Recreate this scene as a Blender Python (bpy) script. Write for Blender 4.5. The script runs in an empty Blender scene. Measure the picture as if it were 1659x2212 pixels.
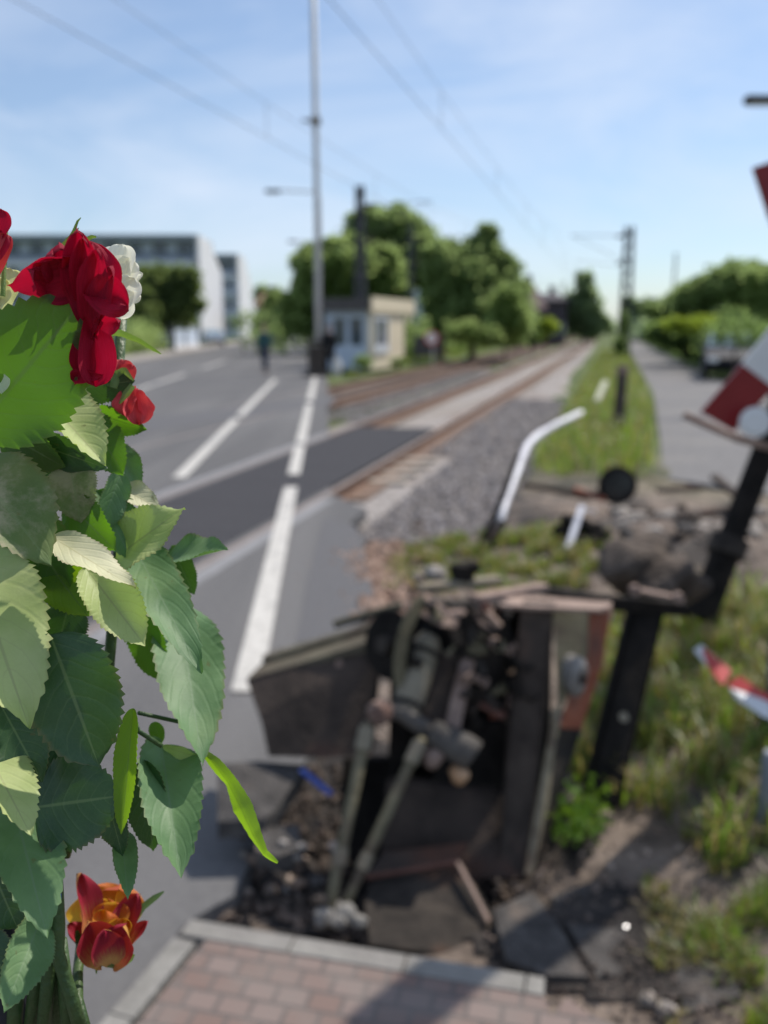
import bpy, bmesh, math, random
import numpy as np
from mathutils import Vector, Matrix, Quaternion
from math import sin, cos, pi, radians as R_
random.seed(7)
scene = bpy.context.scene
COL = scene.collection

# ------------------------------------------------------------------ camera, world, sun, exposure
CAM_H = 1.65
FPX, CX, CY = 1944.0, 829.5, 1106.0            # focal length / centre of a 1659 x 2212 picture
PITCH = math.atan((1106 - 708.5) / FPX)
cam_data = bpy.data.cameras.new('camera'); cam = bpy.data.objects.new('camera', cam_data); COL.objects.link(cam)
cam.location = (0, 0, CAM_H); cam.rotation_euler = (pi/2 - PITCH, 0, 0)
cam_data.sensor_fit = 'VERTICAL'; cam_data.sensor_height = 36; cam_data.sensor_width = 27
cam_data.lens = 36 * FPX / 2212
cam_data.clip_start = 0.02; cam_data.clip_end = 4000
cam_data.dof.use_dof = True; cam_data.dof.focus_distance = 0.415; cam_data.dof.aperture_fstop = 6.2
cam_data.dof.aperture_blades = 0
scene.camera = cam

SUN_AZ, SUN_EL = R_(44), R_(52)                # azimuth clockwise from +Y
w = bpy.data.worlds.new('World'); scene.world = w; w.use_nodes = True
nt = w.node_tree; nt.nodes.clear()
def wn(t, **k):
    n = nt.nodes.new(t)
    for a, b in k.items(): setattr(n, a, b)
    return n
sky = wn('ShaderNodeTexSky', sky_type='NISHITA', sun_disc=False, sun_elevation=SUN_EL, sun_rotation=SUN_AZ,
         altitude=60, air_density=1.0, dust_density=0.7, ozone_density=3.0)
tc = wn('ShaderNodeTexCoord')
mp = wn('ShaderNodeMapping'); mp.inputs['Scale'].default_value = (1.1, 0.9, 3.6); mp.inputs['Rotation'].default_value = (0.1, 0.42, 0.3)
nz = wn('ShaderNodeTexNoise'); nz.inputs['Scale'].default_value = 2.1; nz.inputs['Detail'].default_value = 7; nz.inputs['Roughness'].default_value = 0.58
nz.inputs['Distortion'].default_value = 0.6
rp = wn('ShaderNodeValToRGB'); rp.color_ramp.elements[0].position = 0.40; rp.color_ramp.elements[1].position = 0.78
rp.color_ramp.elements[0].color = (0, 0, 0, 1); rp.color_ramp.elements[1].color = (0.62, 0.62, 0.62, 1)
mixc = wn('ShaderNodeMix', data_type='RGBA')
tint = wn('ShaderNodeMix', data_type='RGBA', blend_type='MULTIPLY'); tint.inputs['Factor'].default_value = 1; tint.inputs['B'].default_value = (0.99, 1.09, 1.17, 1)
add = wn('ShaderNodeMath', operation='ADD'); add.inputs[1].default_value = 0.17
mixc.inputs['B'].default_value = (7.4, 8.2, 9.6, 1)
bg = wn('ShaderNodeBackground'); bg.inputs['Strength'].default_value = 0.096
out = wn('ShaderNodeOutputWorld')
L = nt.links.new
L(tc.outputs['Generated'], mp.inputs['Vector']); L(mp.outputs[0], nz.inputs['Vector']); L(nz.outputs['Fac'], rp.inputs[0])
L(rp.outputs[0], add.inputs[0]); L(add.outputs[0], mixc.inputs['Factor']); L(sky.outputs[0], tint.inputs['A']); L(tint.outputs['Result'], mixc.inputs['A']); L(mixc.outputs['Result'], bg.inputs['Color']); L(bg.outputs[0], out.inputs[0])

sun_d = bpy.data.lights.new('sun', 'SUN'); sun_d.energy = 3.9; sun_d.angle = R_(0.55); sun_d.color = (1.0, 0.93, 0.83)
sun = bpy.data.objects.new('sun', sun_d); COL.objects.link(sun)
SUNV = Vector((cos(SUN_EL)*sin(SUN_AZ), cos(SUN_EL)*cos(SUN_AZ), sin(SUN_EL)))
sun.rotation_euler = (-SUNV).to_track_quat('-Z', 'Y').to_euler()
scene.view_settings.view_transform = 'Standard'; scene.view_settings.look = 'None'
scene.view_settings.exposure = 0.17; scene.view_settings.gamma = 1
scene.cycles.use_denoising = True
scene.cycles.max_bounces = 8; scene.cycles.transparent_max_bounces = 8
scene.cycles.sample_clamp_indirect = 6

# ------------------------------------------------------------------ helpers
cp, sp_ = cos(PITCH), sin(PITCH)
def ray(x, y):
    a, b = (x - CX) / FPX, -(y - CY) / FPX
    return Vector((a, cp + sp_*b, -sp_ + cp*b))
def G(x, y, z=0.0):
    "picture point to a point on the level z"
    d = ray(x, y); return Vector((0, 0, CAM_H)) + d * ((z - CAM_H) / d.z)
def P(x, y, D):
    "picture point to a point D metres ahead"
    d = ray(x, y); return Vector((0, 0, CAM_H)) + d * (D / d.y)
def Cd(x, y, d):
    "picture point at axial depth d"
    return Vector((0, 0, CAM_H)) + ray(x, y) * d
TY = R_(14.08)
TD, TN = Vector((sin(TY), cos(TY), 0)), Vector((cos(TY), -sin(TY), 0))
def T(n, s, z=0.0):
    "track coordinates: n to the right of the tracks, s along them"
    v = TN*n + TD*s; v.z = z; return v

def mat(name, c1, c2=None, scale=8, rough=0.7, bump=0.0, bscale=None, metal=0.0, detail=6, spec=0.4, trans=None, tfac=0.4, coat=0.0, ramp=(0.35, 0.65), c3=None, s3=1.0, r3=(0.5, 0.62), vec=None, v3=None):
    m = bpy.data.materials.new(name); m.use_nodes = True
    t = m.node_tree; n = t.nodes; l = t.links.new
    b = n['Principled BSDF']; b.inputs['Roughness'].default_value = rough; b.inputs['Metallic'].default_value = metal
    b.inputs['Specular IOR Level'].default_value = spec; b.inputs['Coat Weight'].default_value = coat
    co = n.new('ShaderNodeTexCoord')
    src = co.outputs['Object']
    if vec:
        mpn = n.new('ShaderNodeMapping'); mpn.inputs['Scale'].default_value = vec; l(src, mpn.inputs[0]); src = mpn.outputs[0]
    if c2 is None: b.inputs['Base Color'].default_value = (*c1, 1); col = None
    else:
        z = n.new('ShaderNodeTexNoise'); z.inputs['Scale'].default_value = scale; z.inputs['Detail'].default_value = detail; z.inputs['Roughness'].default_value = 0.62
        l(src, z.inputs['Vector'])
        r = n.new('ShaderNodeValToRGB'); r.color_ramp.elements[0].position = ramp[0]; r.color_ramp.elements[1].position = ramp[1]
        r.color_ramp.elements[0].color = (*c1, 1); r.color_ramp.elements[1].color = (*c2, 1); l(z.outputs['Fac'], r.inputs[0]); col = r.outputs[0]
        if c3 is not None:
            z3 = n.new('ShaderNodeTexNoise'); z3.inputs['Scale'].default_value = s3; z3.inputs['Detail'].default_value = 5; s3_ = src
            if v3: m3 = n.new('ShaderNodeMapping'); m3.inputs['Scale'].default_value = v3; l(src, m3.inputs[0]); s3_ = m3.outputs[0]
            l(s3_, z3.inputs['Vector'])
            r4 = n.new('ShaderNodeValToRGB'); r4.color_ramp.elements[0].position = r3[0]; r4.color_ramp.elements[1].position = r3[1]; l(z3.outputs['Fac'], r4.inputs[0])
            mx = n.new('ShaderNodeMix'); mx.data_type = 'RGBA'; l(r4.outputs[0], mx.inputs['Factor']); l(col, mx.inputs['A']); mx.inputs['B'].default_value = (*c3, 1); col = mx.outputs['Result']
        l(col, b.inputs['Base Color'])
    if bump:
        zb = n.new('ShaderNodeTexNoise'); zb.inputs['Scale'].default_value = bscale or scale*3; zb.inputs['Detail'].default_value = 5; l(src, zb.inputs['Vector'])
        bp = n.new('ShaderNodeBump'); bp.inputs['Strength'].default_value = bump; bp.inputs['Distance'].default_value = 0.02; l(zb.outputs['Fac'], bp.inputs['Height']); l(bp.outputs[0], b.inputs['Normal'])
    if trans is not None:
        tr = n.new('ShaderNodeBsdfTranslucent'); tr.inputs['Color'].default_value = (*trans, 1)
        ms = n.new('ShaderNodeMixShader'); ms.inputs[0].default_value = tfac
        l(b.outputs[0], ms.inputs[1]); l(tr.outputs[0], ms.inputs[2]); l(ms.outputs[0], n['Material Output'].inputs['Surface'])
    return m

class MB:
    "collects shapes in world coordinates; build() links them as ONE mesh object"
    def __init__(s): s.v = []; s.f = []; s.mi = []; s.uv = None; s.cur = 0
    def add(s, vs, fs):
        o = len(s.v); s.v += [Vector(q) for q in vs]; s.f += [tuple(o+i for i in f) for f in fs]; s.mi += [s.cur]*len(fs); return s
    def box(s, c, size, rot=None, bev=0.0):
        hx, hy, hz = (q/2 for q in size); c = Vector(c); M = rot if rot is not None else Matrix.Identity(3)
        if bev <= 0 or bev*2.2 >= min(size):
            pts = [(-hx,-hy,-hz),(hx,-hy,-hz),(hx,hy,-hz),(-hx,hy,-hz),(-hx,-hy,hz),(hx,-hy,hz),(hx,hy,hz),(-hx,hy,hz)]
            return s.add([c + M @ Vector(q) for q in pts], [(0,3,2,1),(4,5,6,7),(0,1,5,4),(1,2,6,5),(2,3,7,6),(3,0,4,7)])
        b = bmesh.new(); bmesh.ops.create_cube(b, size=1)
        for q in b.verts: q.co = Vector((q.co.x*size[0], q.co.y*size[1], q.co.z*size[2]))
        bmesh.ops.bevel(b, geom=b.edges[:], offset=bev, segments=2, affect='EDGES', profile=0.5)
        return s.bm(b, c, M)
    def bm(s, b, c=(0,0,0), M=Matrix.Identity(3)):
        b.verts.index_update(); c = Vector(c)
        s.add([c + M @ q.co for q in b.verts], [[q.index for q in f.verts] for f in b.faces]); b.free(); return s
    def prism(s, pts, ext):
        "closed polygon swept along a vector"
        pts = [Vector(q) for q in pts]; ext = Vector(ext); n = len(pts)
        nr = Vector((0,0,0))
        for i in range(n): nr += pts[i].cross(pts[(i+1) % n])
        if nr.dot(ext) > 0: pts = pts[::-1]
        return s.add(pts + [q+ext for q in pts], [tuple(range(n)), tuple(range(2*n-1, n-1, -1))] + [(i, i+n, (i+1) % n + n, (i+1) % n) for i in range(n)])
    def tube(s, pts, rad, n=12, cap=True, squash=1.0):
        pts = [Vector(q) for q in pts]; k = len(pts)
        if not hasattr(rad, '__len__'): rad = [rad]*k
        vs = []; fs = []; prev = None
        for i, q in enumerate(pts):
            t = (pts[min(i+1, k-1)] - pts[max(i-1, 0)]).normalized()
            if prev is None:
                a = t.cross(Vector((0,0,1)));
                if a.length < 1e-3: a = t.cross(Vector((0,1,0)))
            else: a = prev - t*prev.dot(t)
            a.normalize(); prev = a; b = t.cross(a)
            for j in range(n):
                th = 2*pi*j/n; vs.append(q + (a*cos(th) + b*sin(th)*squash)*rad[i])
        for i in range(k-1):
            for j in range(n):
                fs.append((i*n+j, i*n+(j+1) % n, (i+1)*n+(j+1) % n, (i+1)*n+j))
        if cap: fs += [tuple(range(n-1, -1, -1)), tuple((k-1)*n+j for j in range(n))]
        return s.add(vs, fs)
    def rock(s, c, r, seed=0, flat=1.0, sub=2):
        b = bmesh.new(); bmesh.ops.create_icosphere(b, subdivisions=sub, radius=1)
        rr = random.Random(seed); ph = [rr.uniform(0, 6) for _ in range(6)]
        pl = [(Vector((rr.gauss(0,1), rr.gauss(0,1), rr.gauss(0,1))).normalized(), rr.uniform(.55,.85)) for _ in range(9)]
        for q in b.verts:
            d = q.co.normalized(); k = 1 + .12*sin(3*d.x+ph[0]) + .12*sin(4*d.y+ph[1]) + .1*sin(5*d.z+ph[2])
            for nn, h in pl:
                e = d.dot(nn)*k
                if e > h: k *= h/e
            q.co = Vector((d.x*r*k, d.y*r*k*rr.uniform(.97,1.03), d.z*r*k*flat))
        return s.bm(b, c, Matrix.Rotation(rr.uniform(0,6), 3, 'Z'))
    def build(s, name, material, parent=None, smooth=False, kind=None):
        me = bpy.data.meshes.new(name); off = parent.location if parent is not None and parent.parent is None else Vector((0,0,0))
        if parent is not None and parent.parent is not None: off = parent.parent.location
        me.from_pydata([tuple(q - off) for q in s.v], [], s.f)
        ms = material if isinstance(material, (list, tuple)) else [material]
        for m in ms: me.materials.append(m)
        if len(ms) > 1: me.polygons.foreach_set('material_index', s.mi)
        if smooth: me.polygons.foreach_set('use_smooth', [True]*len(me.polygons))
        if s.uv is not None:
            ul = me.uv_layers.new(name='UVMap')
            for lp in me.loops: ul.data[lp.index].uv = s.uv[lp.vertex_index]
        o = bpy.data.objects.new(name, me); COL.objects.link(o)
        if parent is not None: o.parent = parent
        if kind: o['kind'] = kind
        return o
def tag(o, label, cat, group=None):
    o['label'] = label; o['category'] = cat
    if group: o['group'] = group
    return o
def thing(name, label, cat, loc=(0,0,0), group=None):
    o = bpy.data.objects.new(name, None); o.empty_display_size = 0.1; COL.objects.link(o); o.location = Vector(loc)
    return tag(o, label, cat, group)
def dup(root, loc, label=None, rotz=None, scale=None):
    r = root.copy(); COL.objects.link(r); r.location = Vector(loc)
    if rotz is not None: r.rotation_euler = (0, 0, rotz)
    if scale: r.scale = (scale,)*3
    if label: r['label'] = label
    for ch in list(root.children):
        c = ch.copy(); COL.objects.link(c); c.parent = r
        for g in ch.children:
            d = g.copy(); COL.objects.link(d); d.parent = c
    return r
def Rz(a): return Matrix.Rotation(a, 3, 'Z')
def frame(d, up=(0,0,1)):
    "matrix whose X axis runs along d and whose Z leans to up"
    x = Vector(d).normalized(); y = Vector(up).cross(x).normalized(); z = x.cross(y)
    return Matrix((x, y, z)).transposed()
def bar(mb, a, b, wd, th, up=(0,0,1), bev=0.0):
    a, b = Vector(a), Vector(b); return mb.box((a+b)/2, ((b-a).length, wd, th), frame(b-a, up), bev)
# ------------------------------------------------------------------ ground, road, tracks
M = {}
M['asphalt'] = mat('asphalt', (.098,.096,.098), (.150,.147,.147), 30, .9, .35, 260, detail=12, c3=(.175,.17,.168), s3=1.3, r3=(.46,.72), v3=(1,.07,1), spec=.25)
M['asphalt_dark'] = mat('asphalt_dark', (.095,.094,.10), (.125,.122,.126), 40, .85, .3, 200)
M['panel'] = mat('rubber_panel', (.050,.050,.055), (.076,.074,.080), 25, .95, .3, 120, spec=.1)
M['asphalt_old'] = mat('asphalt_old', (.15,.145,.145), (.23,.222,.218), 12, .95, .3, 150, c3=(.26,.245,.225), s3=.8, r3=(.5,.75), spec=.2)
M['white'] = mat('road_paint', (.44,.42,.385), (.62,.595,.55), 14, .7, .2, 90, c3=(.34,.325,.31), s3=5, r3=(.56,.70))
M['dirt'] = mat('dirt', (.10,.077,.062), (.26,.205,.165), 5.5, .95, .9, 34, detail=9, c3=(.065,.055,.048), s3=1.8, r3=(.48,.62))
M['grassland'] = mat('grassland', (.06,.09,.02), (.13,.16,.04), 1.2, .95, .5, 20, detail=9)
M['ballast'] = mat('ballast', (.14,.125,.115), (.44,.40,.375), 16, .9, 1.0, 22, detail=4, c3=(.20,.15,.12), s3=.6, r3=(.5,.75))
M['ballast_rust'] = mat('ballast_rusty', (.085,.058,.044), (.21,.145,.11), 16, .9, 1.0, 22, detail=4)
M['ballast_rust2'] = mat('ballast_rust_stain', (.115,.075,.053), (.25,.17,.125), 11, .95, .8, 30)
M['sleeper'] = mat('sleeper_concrete', (.27,.235,.195), (.42,.365,.31), 9, .85, .3, 60)
M['rail'] = mat('rail_rust', (.14,.078,.052), (.24,.145,.10), 6, .75, .3, 40, metal=.1)
M['rail_top'] = mat('rail_worn_steel', (.26,.20,.165), (.34,.28,.24), 5, .5, 0, metal=.4)
M['concrete'] = mat('concrete', (.21,.20,.18), (.30,.285,.26), 11, .9, .4, 70, c3=(.22,.205,.19), s3=3, r3=(.52,.72))

def nz2(x, y, s):
    return (sin(x*1.7*s+y*.9*s+1)+sin(x*.8*s-y*1.9*s+2.3)+sin(x*3.1*s+y*2.3*s+4)*.5+sin(-x*2.2*s+y*3.7*s)*.5)/3
ROAD_SL = -0.0632
def aline(y): return -0.39 + ROAD_SL*y          # right-hand edge line of the road
def smooth(a, b, x):
    t = max(0, min(1, (x-a)/(b-a))); return t*t*(3-2*t)
def gz(x, y):
    "height of the open ground"
    z = -.07
    n = x*TN.x + y*TN.y
    if y < 30 and x > -2.5:
        edge = aline(y) + .4
        dirt = smooth(edge-.2, edge+.5, x) * (1 - smooth(9, 14, y))
        z += dirt * (.045*nz2(x, y, 2.6) + .02*nz2(x+3, y-2, 9) + .03)
    pit = math.exp(-(((x-.12)/.42)**2 + ((y-2.72)/.36)**2)**1.5)
    z -= .30*pit
    m2 = math.exp(-(((x-2.1)/.9)**2 + ((y-6.3)/1.1)**2)); z += .22*m2*(1+.4*nz2(x, y, 4))
    if n > -10.5 and n < -.9 and y > 7: z = min(z, -.24)
    if -.95 < n < .9 and y > 9: z += .10*smooth(-.95, -.2, n)*(1-smooth(.4,.9,n))*smooth(9,11,y)
    if n >= .9 and y > 9: z = min(z, -.06)
    if y < 2.35 and x < 1.5: z = min(z, -.08)
    return z
def sheet(name, xs, ys, zf, material, kind='structure', inside=None):
    mb = MB(); nx = len(xs)
    vs = [(x, y, zf(x, y)) for y in ys for x in xs]
    fs = []
    for j in range(len(ys)-1):
        for i in range(nx-1):
            if inside is None or inside((xs[i]+xs[i+1])/2, (ys[j]+ys[j+1])/2): fs.append((j*nx+i, j*nx+i+1, (j+1)*nx+i+1, (j+1)*nx+i))
    mb.add(vs, fs); return mb.build(name, material, smooth=True, kind=kind)
def fr(a, b, st):
    n = int(round((b-a)/st)); return [a+(b-a)*i/n for i in range(n+1)]
gx = [-900,-400,-200,-100,-60,-40,-25,-15,-8,-4,-2.5,-1.6] + fr(-1.4, 3.4, .05) + fr(3.6, 6, .2) + [7,9,12,16,22,30,45,70,110,200,400,900]
gy = [-200,-60,-20,-8,-3,-1,0,.6,1.2] + fr(1.5, 8, .05) + fr(8.2, 16, .2) + [17,19,22,26,30,36,45,60,80,110,160,240,400,700,1200,2500]
def dirt_or_grass():
    m = M['dirt']; t = m.node_tree; n = t.nodes; l = t.links.new
    # far from the verge the soil is grown over: blend to grassland by world distance from the crossing
    b = n['Principled BSDF']; src = b.inputs['Base Color'].links[0].from_socket
    co = n.new('ShaderNodeTexCoord'); ln = n.new('ShaderNodeVectorMath'); ln.operation = 'LENGTH'; l(co.outputs['Object'], ln.inputs[0])
    r = n.new('ShaderNodeMapRange'); r.inputs[1].default_value = 9; r.inputs[2].default_value = 14; l(ln.outputs['Value'], r.inputs[0])
    mx = n.new('ShaderNodeMix'); mx.data_type = 'RGBA'; l(r.outputs[0], mx.inputs['Factor']); l(src, mx.inputs['A'])
    z = n.new('ShaderNodeTexNoise'); z.inputs['Scale'].default_value = .8; z.inputs['Detail'].default_value = 8
    rr = n.new('ShaderNodeValToRGB'); rr.color_ramp.elements[0].color = (.045,.075,.015,1); rr.color_ramp.elements[1].color = (.14,.17,.05,1); rr.color_ramp.elements[0].position=.35; rr.color_ramp.elements[1].position=.65
    l(co.outputs['Object'], z.inputs[0]); l(z.outputs['Fac'], rr.inputs[0]); l(rr.outputs[0], mx.inputs['B']); l(mx.outputs['Result'], b.inputs['Base Color'])
dirt_or_grass()
sheet('ground', gx, gy, gz, M['dirt'])

def flat(name, pts, z, material, kind='structure', thick=0):
    mb = MB(); pts = [Vector((q[0], q[1], z)) for q in pts]
    if thick: mb.prism(pts, (0,0,-thick))
    else:
        a = sum((pts[i].x*pts[(i+1)%len(pts)].y - pts[(i+1)%len(pts)].x*pts[i].y) for i in range(len(pts)))
        mb.add(pts if a > 0 else pts[::-1], [tuple(range(len(pts)))])
    return mb.build(name, material, kind=kind)
# road with its broken right-hand edge
edge = [G(405,1992), G(455,1962), G(505,1935), G(538,1865), G(553,1785), G(600,1720)] 
e2 = [(-.22,3.55), (-.12,4.1), (-.2,4.7), (-.06,5.2), (-.22,5.7), (-.28,6.3), (-.12,6.9), (-.3,7.6), (-.16,8.2)]
road = [(-.72,-6), G(215,2212), ] + edge + e2 + [(aline(y)+.42, y) for y in (9,14,20,28,36)] + [(aline(300)+.9,300), (aline(300)-9.1,300), (aline(-6)-9.1,-6)]
# clean the pieces that run along the kerb
road = [((q[0], q[1])) for q in road]
flat('road', road, 0.0, M['asphalt'], thick=.10)
lp = aline
M['pale_paving'] = mat('pale_paving', (.30,.27,.245), (.38,.345,.315), 4, .9)
flat('sidewalk', [(lp(-6)-9.12,-6),(lp(300)-9.12,300),(lp(300)-10.9,300),(lp(-6)-10.9,-6)], .11, M['pale_paving'], thick=.2)
flat('dark_asphalt_area', [G(295,906), G(500,880), G(722,856), G(722,872), G(520,905), G(295,937)], .004, M['asphalt_dark'])  # darker band laid across the road surface
flat('dark_asphalt_area', [G(700,1118), G(768,1138), G(800,1245), G(815,1330), G(735,1370), G(640,1392), G(668,1240)], .004, M['asphalt_dark'])
def line(name, y0, y1, off, wd):
    return [(lp(y0)+off-wd/2, y0), (lp(y0)+off+wd/2, y0), (lp(y1)+off+wd/2, y1), (lp(y1)+off-wd/2, y1)]
for k, (y0, y1, off, wd) in enumerate([(3.9,9.35,0,.14),(10.2,12.75,0,.14),(13.1,19.9,0,.14),(20.9,31.2,0,.15),(9.95,16.5,-1.28,.15),(17.2,29.8,-1.28,.15),(24.5,33,-4.75,.16),(38,46,-4.75,.16)]):
    flat('road_marking', line('', y0, y1, off, wd), .0095, M['white'])

# track bed
def strip(name, n0, n1, s0, s1, z, material, jig=0):
    k = 40 if jig else 1
    mb = MB(); vs = []; fs = []
    ss = [s0+(s1-s0)*(i/k)**2 for i in range(k+1)]
    nn = [n0+(n1-n0)*i/12 for i in range(13)]
    for i, s in enumerate(ss):
        for j, n in enumerate(nn):
            q = T(n, s, z); e = min(j, 12-j)
            q.z += -.10*(1-min(1, e/2.0))*(jig > 0) + (jig*nz2(q.x, q.y, 3) if 0 < e else 0); vs.append(q)
    w_ = len(nn)
    for i in range(k):
        for j in range(w_-1): fs.append((i*w_+j, i*w_+j+1, (i+1)*w_+j+1, (i+1)*w_+j))
    mb.add(vs, fs); return mb.build(name, material, smooth=True, kind='structure')
NEAR, FAR = -3.5, -7.15
def road_edge_s(n):
    "s at which the line n leaves the road on its right side"
    # point T(n,s): x = n*TN.x + s*TD.x = aline(y)+.42
    return (-.39 + .42 + ROAD_SL*n*TN.y - n*TN.x) / (TD.x - ROAD_SL*TD.y)
strip('track_bed', -5.35, -.95, 7.2, 420, -.165, M['ballast'], jig=.018)
strip('track_bed', -9.3, -5.35, 20.0, 420, -.175, M['ballast_rust'], jig=.018)
def rail_obj(n, s0, s1, parent):
    mb = MB(); c, a = T(n, s0), T(n, s1)
    prof = [(-.07,-.16),(.07,-.16),(.07,-.145),(.012,-.13),(.012,-.045),(.036,-.035),(.036,-.004),(-.036,-.004),(-.036,-.035),(-.012,-.045),(-.012,-.13),(-.07,-.145)]
    mb.prism([c + TN*px + Vector((0,0,pz)) for px, pz in prof], a - c)
    o = mb.build('rail', M['rail'], parent)
    t = MB(); t.box((c+a)/2 + Vector((0,0,-.002)), (.06, (a-c).length, .01), Rz(-TY)); t.build('running_surface', M['rail_top'], o)
    return o
M['sleeper_old'] = mat('sleeper_old', (.085,.065,.052), (.16,.125,.10), 9, .9, .3, 60)
def track(cn, s_from, label, ns, sm='sleeper'):
    root = thing('railway_track', label, 'railway track', T(cn, s_from))
    for sgn in (-1, 1): rail_obj(cn+sgn*.7525, -14 if cn == NEAR else 0, 420, root)
    s = s_from; first = None
    mb = MB()
    b = bmesh.new(); bmesh.ops.create_cube(b, size=1)
    for q in b.verts:
        tp = .85 if q.co.z > 0 else 1
        q.co = Vector((q.co.x*2.5*(.98 if q.co.z > 0 else 1), q.co.y*.28*tp, q.co.z*.2 - .262))
    mb.bm(b, T(cn, s), Rz(-TY)); first = mb.build('sleeper', M[sm], root)
    for k in range(1, ns):
        c = first.copy(); COL.objects.link(c); c.parent = root; c.location = TD*(.62*k) + Vector((0, 0, .045 if k < 5 and cn == NEAR else 0))
    rest = MB()
    for k in range(ns, 400): rest.box(T(cn, s+.62*k, -.255), (2.4, .25, .2), Rz(-TY))
    o = rest.build('sleepers_further_on', M[sm], root, kind='stuff')
    return root
tn = track(NEAR, 9.6, 'nearer railway track with rusty rails and pale sleepers, running on from the dark crossing panels', 99)
tf = track(FAR, 23.0, 'farther railway track on brown ballast, passing close in front of the beige kiosk', 80, 'sleeper_old')
# rust-stained ballast beside the rails
for n_ in (NEAR-.7525, NEAR+.7525, FAR-.7525, FAR+.7525):
    for sd_ in (-1, 1):
        s0_ = road_edge_s(n_)+.3; flat('track_bed', [T(n_+sd_*.08, s0_), T(n_+sd_*.30, s0_), T(n_+sd_*.24, 300), T(n_+sd_*.08, 300)], -.128, M['ballast_rust2'])
# crossing panels between the rails of both tracks
def panels(cn, s0, s1, material, label):
    root = thing('crossing_deck', label, 'crossing deck', T(cn, s0))
    L_ = 1.2; s = s0
    while s < s1 - .1:
        e = min(s+L_, s1)
        mb = MB(); mb.prism([T(cn-.66, s+.004, .006), T(cn+.66, s+.004, .006), T(cn+.66, e-.004, .006), T(cn-.66, e-.004, .006)], (0,0,-.12)); mb.build('panel', material, root); s = e
panels(NEAR, -9.0, 14.8, M['panel'], 'dark rubber crossing deck between the rails of the nearer track')
# concrete edge beams beside the rails inside the road
eb = MB()
M['edge_beam'] = mat('edge_beam', (.20,.20,.205), (.27,.265,.27), 8, .8)
for n_ in (NEAR-.86, NEAR+.86):
    s1 = road_edge_s(n_) - .1
    eb.prism([T(n_-.065, -12, .005), T(n_+.065, -12, .005), T(n_+.065, s1, .005), T(n_-.065, s1, .005)], (0,0,-.05))
eb.build('crossing_edge_strip', M['edge_beam'], kind='structure')
# path right of the tracks
sr = [T(.62,10.5),T(1.5,9.9),T(2.3,8.8),T(3.6,6.9),T(9,6),T(16,10),T(14,29),T(3.4,29.5),T(3.3,60),T(3.3,300),T(1.2,300),T(1.2,60),T(1.05,24),T(.75,14)]
flat('path', sr, -.01, M['asphalt_old'], thick=.12)

M['soil_shade'] = mat('shaded_dark_soil', (.022,.019,.018), (.060,.050,.044), 7, .95, 1.0, 40, detail=8)  # dark earth tone that also carries the shade of the pit
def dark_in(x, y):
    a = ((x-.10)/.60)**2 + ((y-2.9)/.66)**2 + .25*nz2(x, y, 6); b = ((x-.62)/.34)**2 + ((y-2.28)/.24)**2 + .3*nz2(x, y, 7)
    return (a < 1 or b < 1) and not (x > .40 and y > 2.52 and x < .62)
sheet('shaded_soil', fr(-.7,1.4,.03), fr(1.9,3.7,.03), lambda x, y: gz(x, y)+.012+.012*nz2(x, y, 14), M['soil_shade'], inside=dark_in)  # sheet over the dirt, pit shade put into its colour
# stones: ballast near the crossing and gravel on the verge
def stones(name, n, fn, r0, r1, material, seed):
    rr = random.Random(seed); mb = MB()
    base = [(1,0,0),(-1,0,0),(0,1,0),(0,-1,0),(0,0,1),(0,0,-1)]
    fs = [(0,2,4),(2,1,4),(1,3,4),(3,0,4),(2,0,5),(1,2,5),(3,1,5),(0,3,5)]
    for _ in range(n):
        q = fn(rr); r = rr.uniform(r0, r1); Mx = Matrix.Rotation(rr.uniform(0,6),3,'Z') @ Matrix.Rotation(rr.uniform(0,3),3,'X')
        mb.add([q + Mx @ Vector((a*r*rr.uniform(.6,1.2), b_*r*rr.uniform(.6,1.2), c*r*rr.uniform(.5,1))) for a, b_, c in base], fs)
    return mb.build(name, material, kind='stuff')
def ballast_pt(rr):
    while True:
        n = rr.uniform(-2.6,-.8); s = 7.3 + 16*rr.random()**1.6
        
        if n < -2.1 and s < 12.6: continue
        return T(n, s, -.15 + .03*rr.random())
M['stone'] = mat('ballast_stone', (.16,.143,.132), (.50,.45,.425), 9, .9, detail=2)
M['stone_warm'] = mat('verge_stone', (.22,.16,.12), (.50,.40,.33), 7, .9, detail=2)
o = stones('ballast_stones', 6500, ballast_pt, .02, .04, M['stone'], 3)
def ballast_pt2(rr):
    n = rr.uniform(-6.0,-4.4); s = 17 + 22*rr.random()**1.4; return T(n, s, -.15+.02*rr.random())
stones('ballast_stones', 3500, ballast_pt2, .02, .04, M['stone'], 4)
def verge_pt(rr):
    y = rr.uniform(4.6, 8.6); x = aline(y)+.42 + rr.gauss(.18,.2); return Vector((x, y, gz(x, y)+.03))
M['brick_crumb'] = mat('brick_crumb', (.26,.16,.11), (.50,.36,.28), 8, .9, detail=3)
stones('gravel', 2000, verge_pt, .012, .05, M['brick_crumb'], 5)
def verge_pt2(rr):
    y = rr.uniform(2.3, 8.5); x = rr.uniform(-.3, 2.8); return Vector((x, y, gz(x, y)+.004))
stones('gravel', 2600, verge_pt2, .006, .022, M['stone_warm'], 6)

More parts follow.
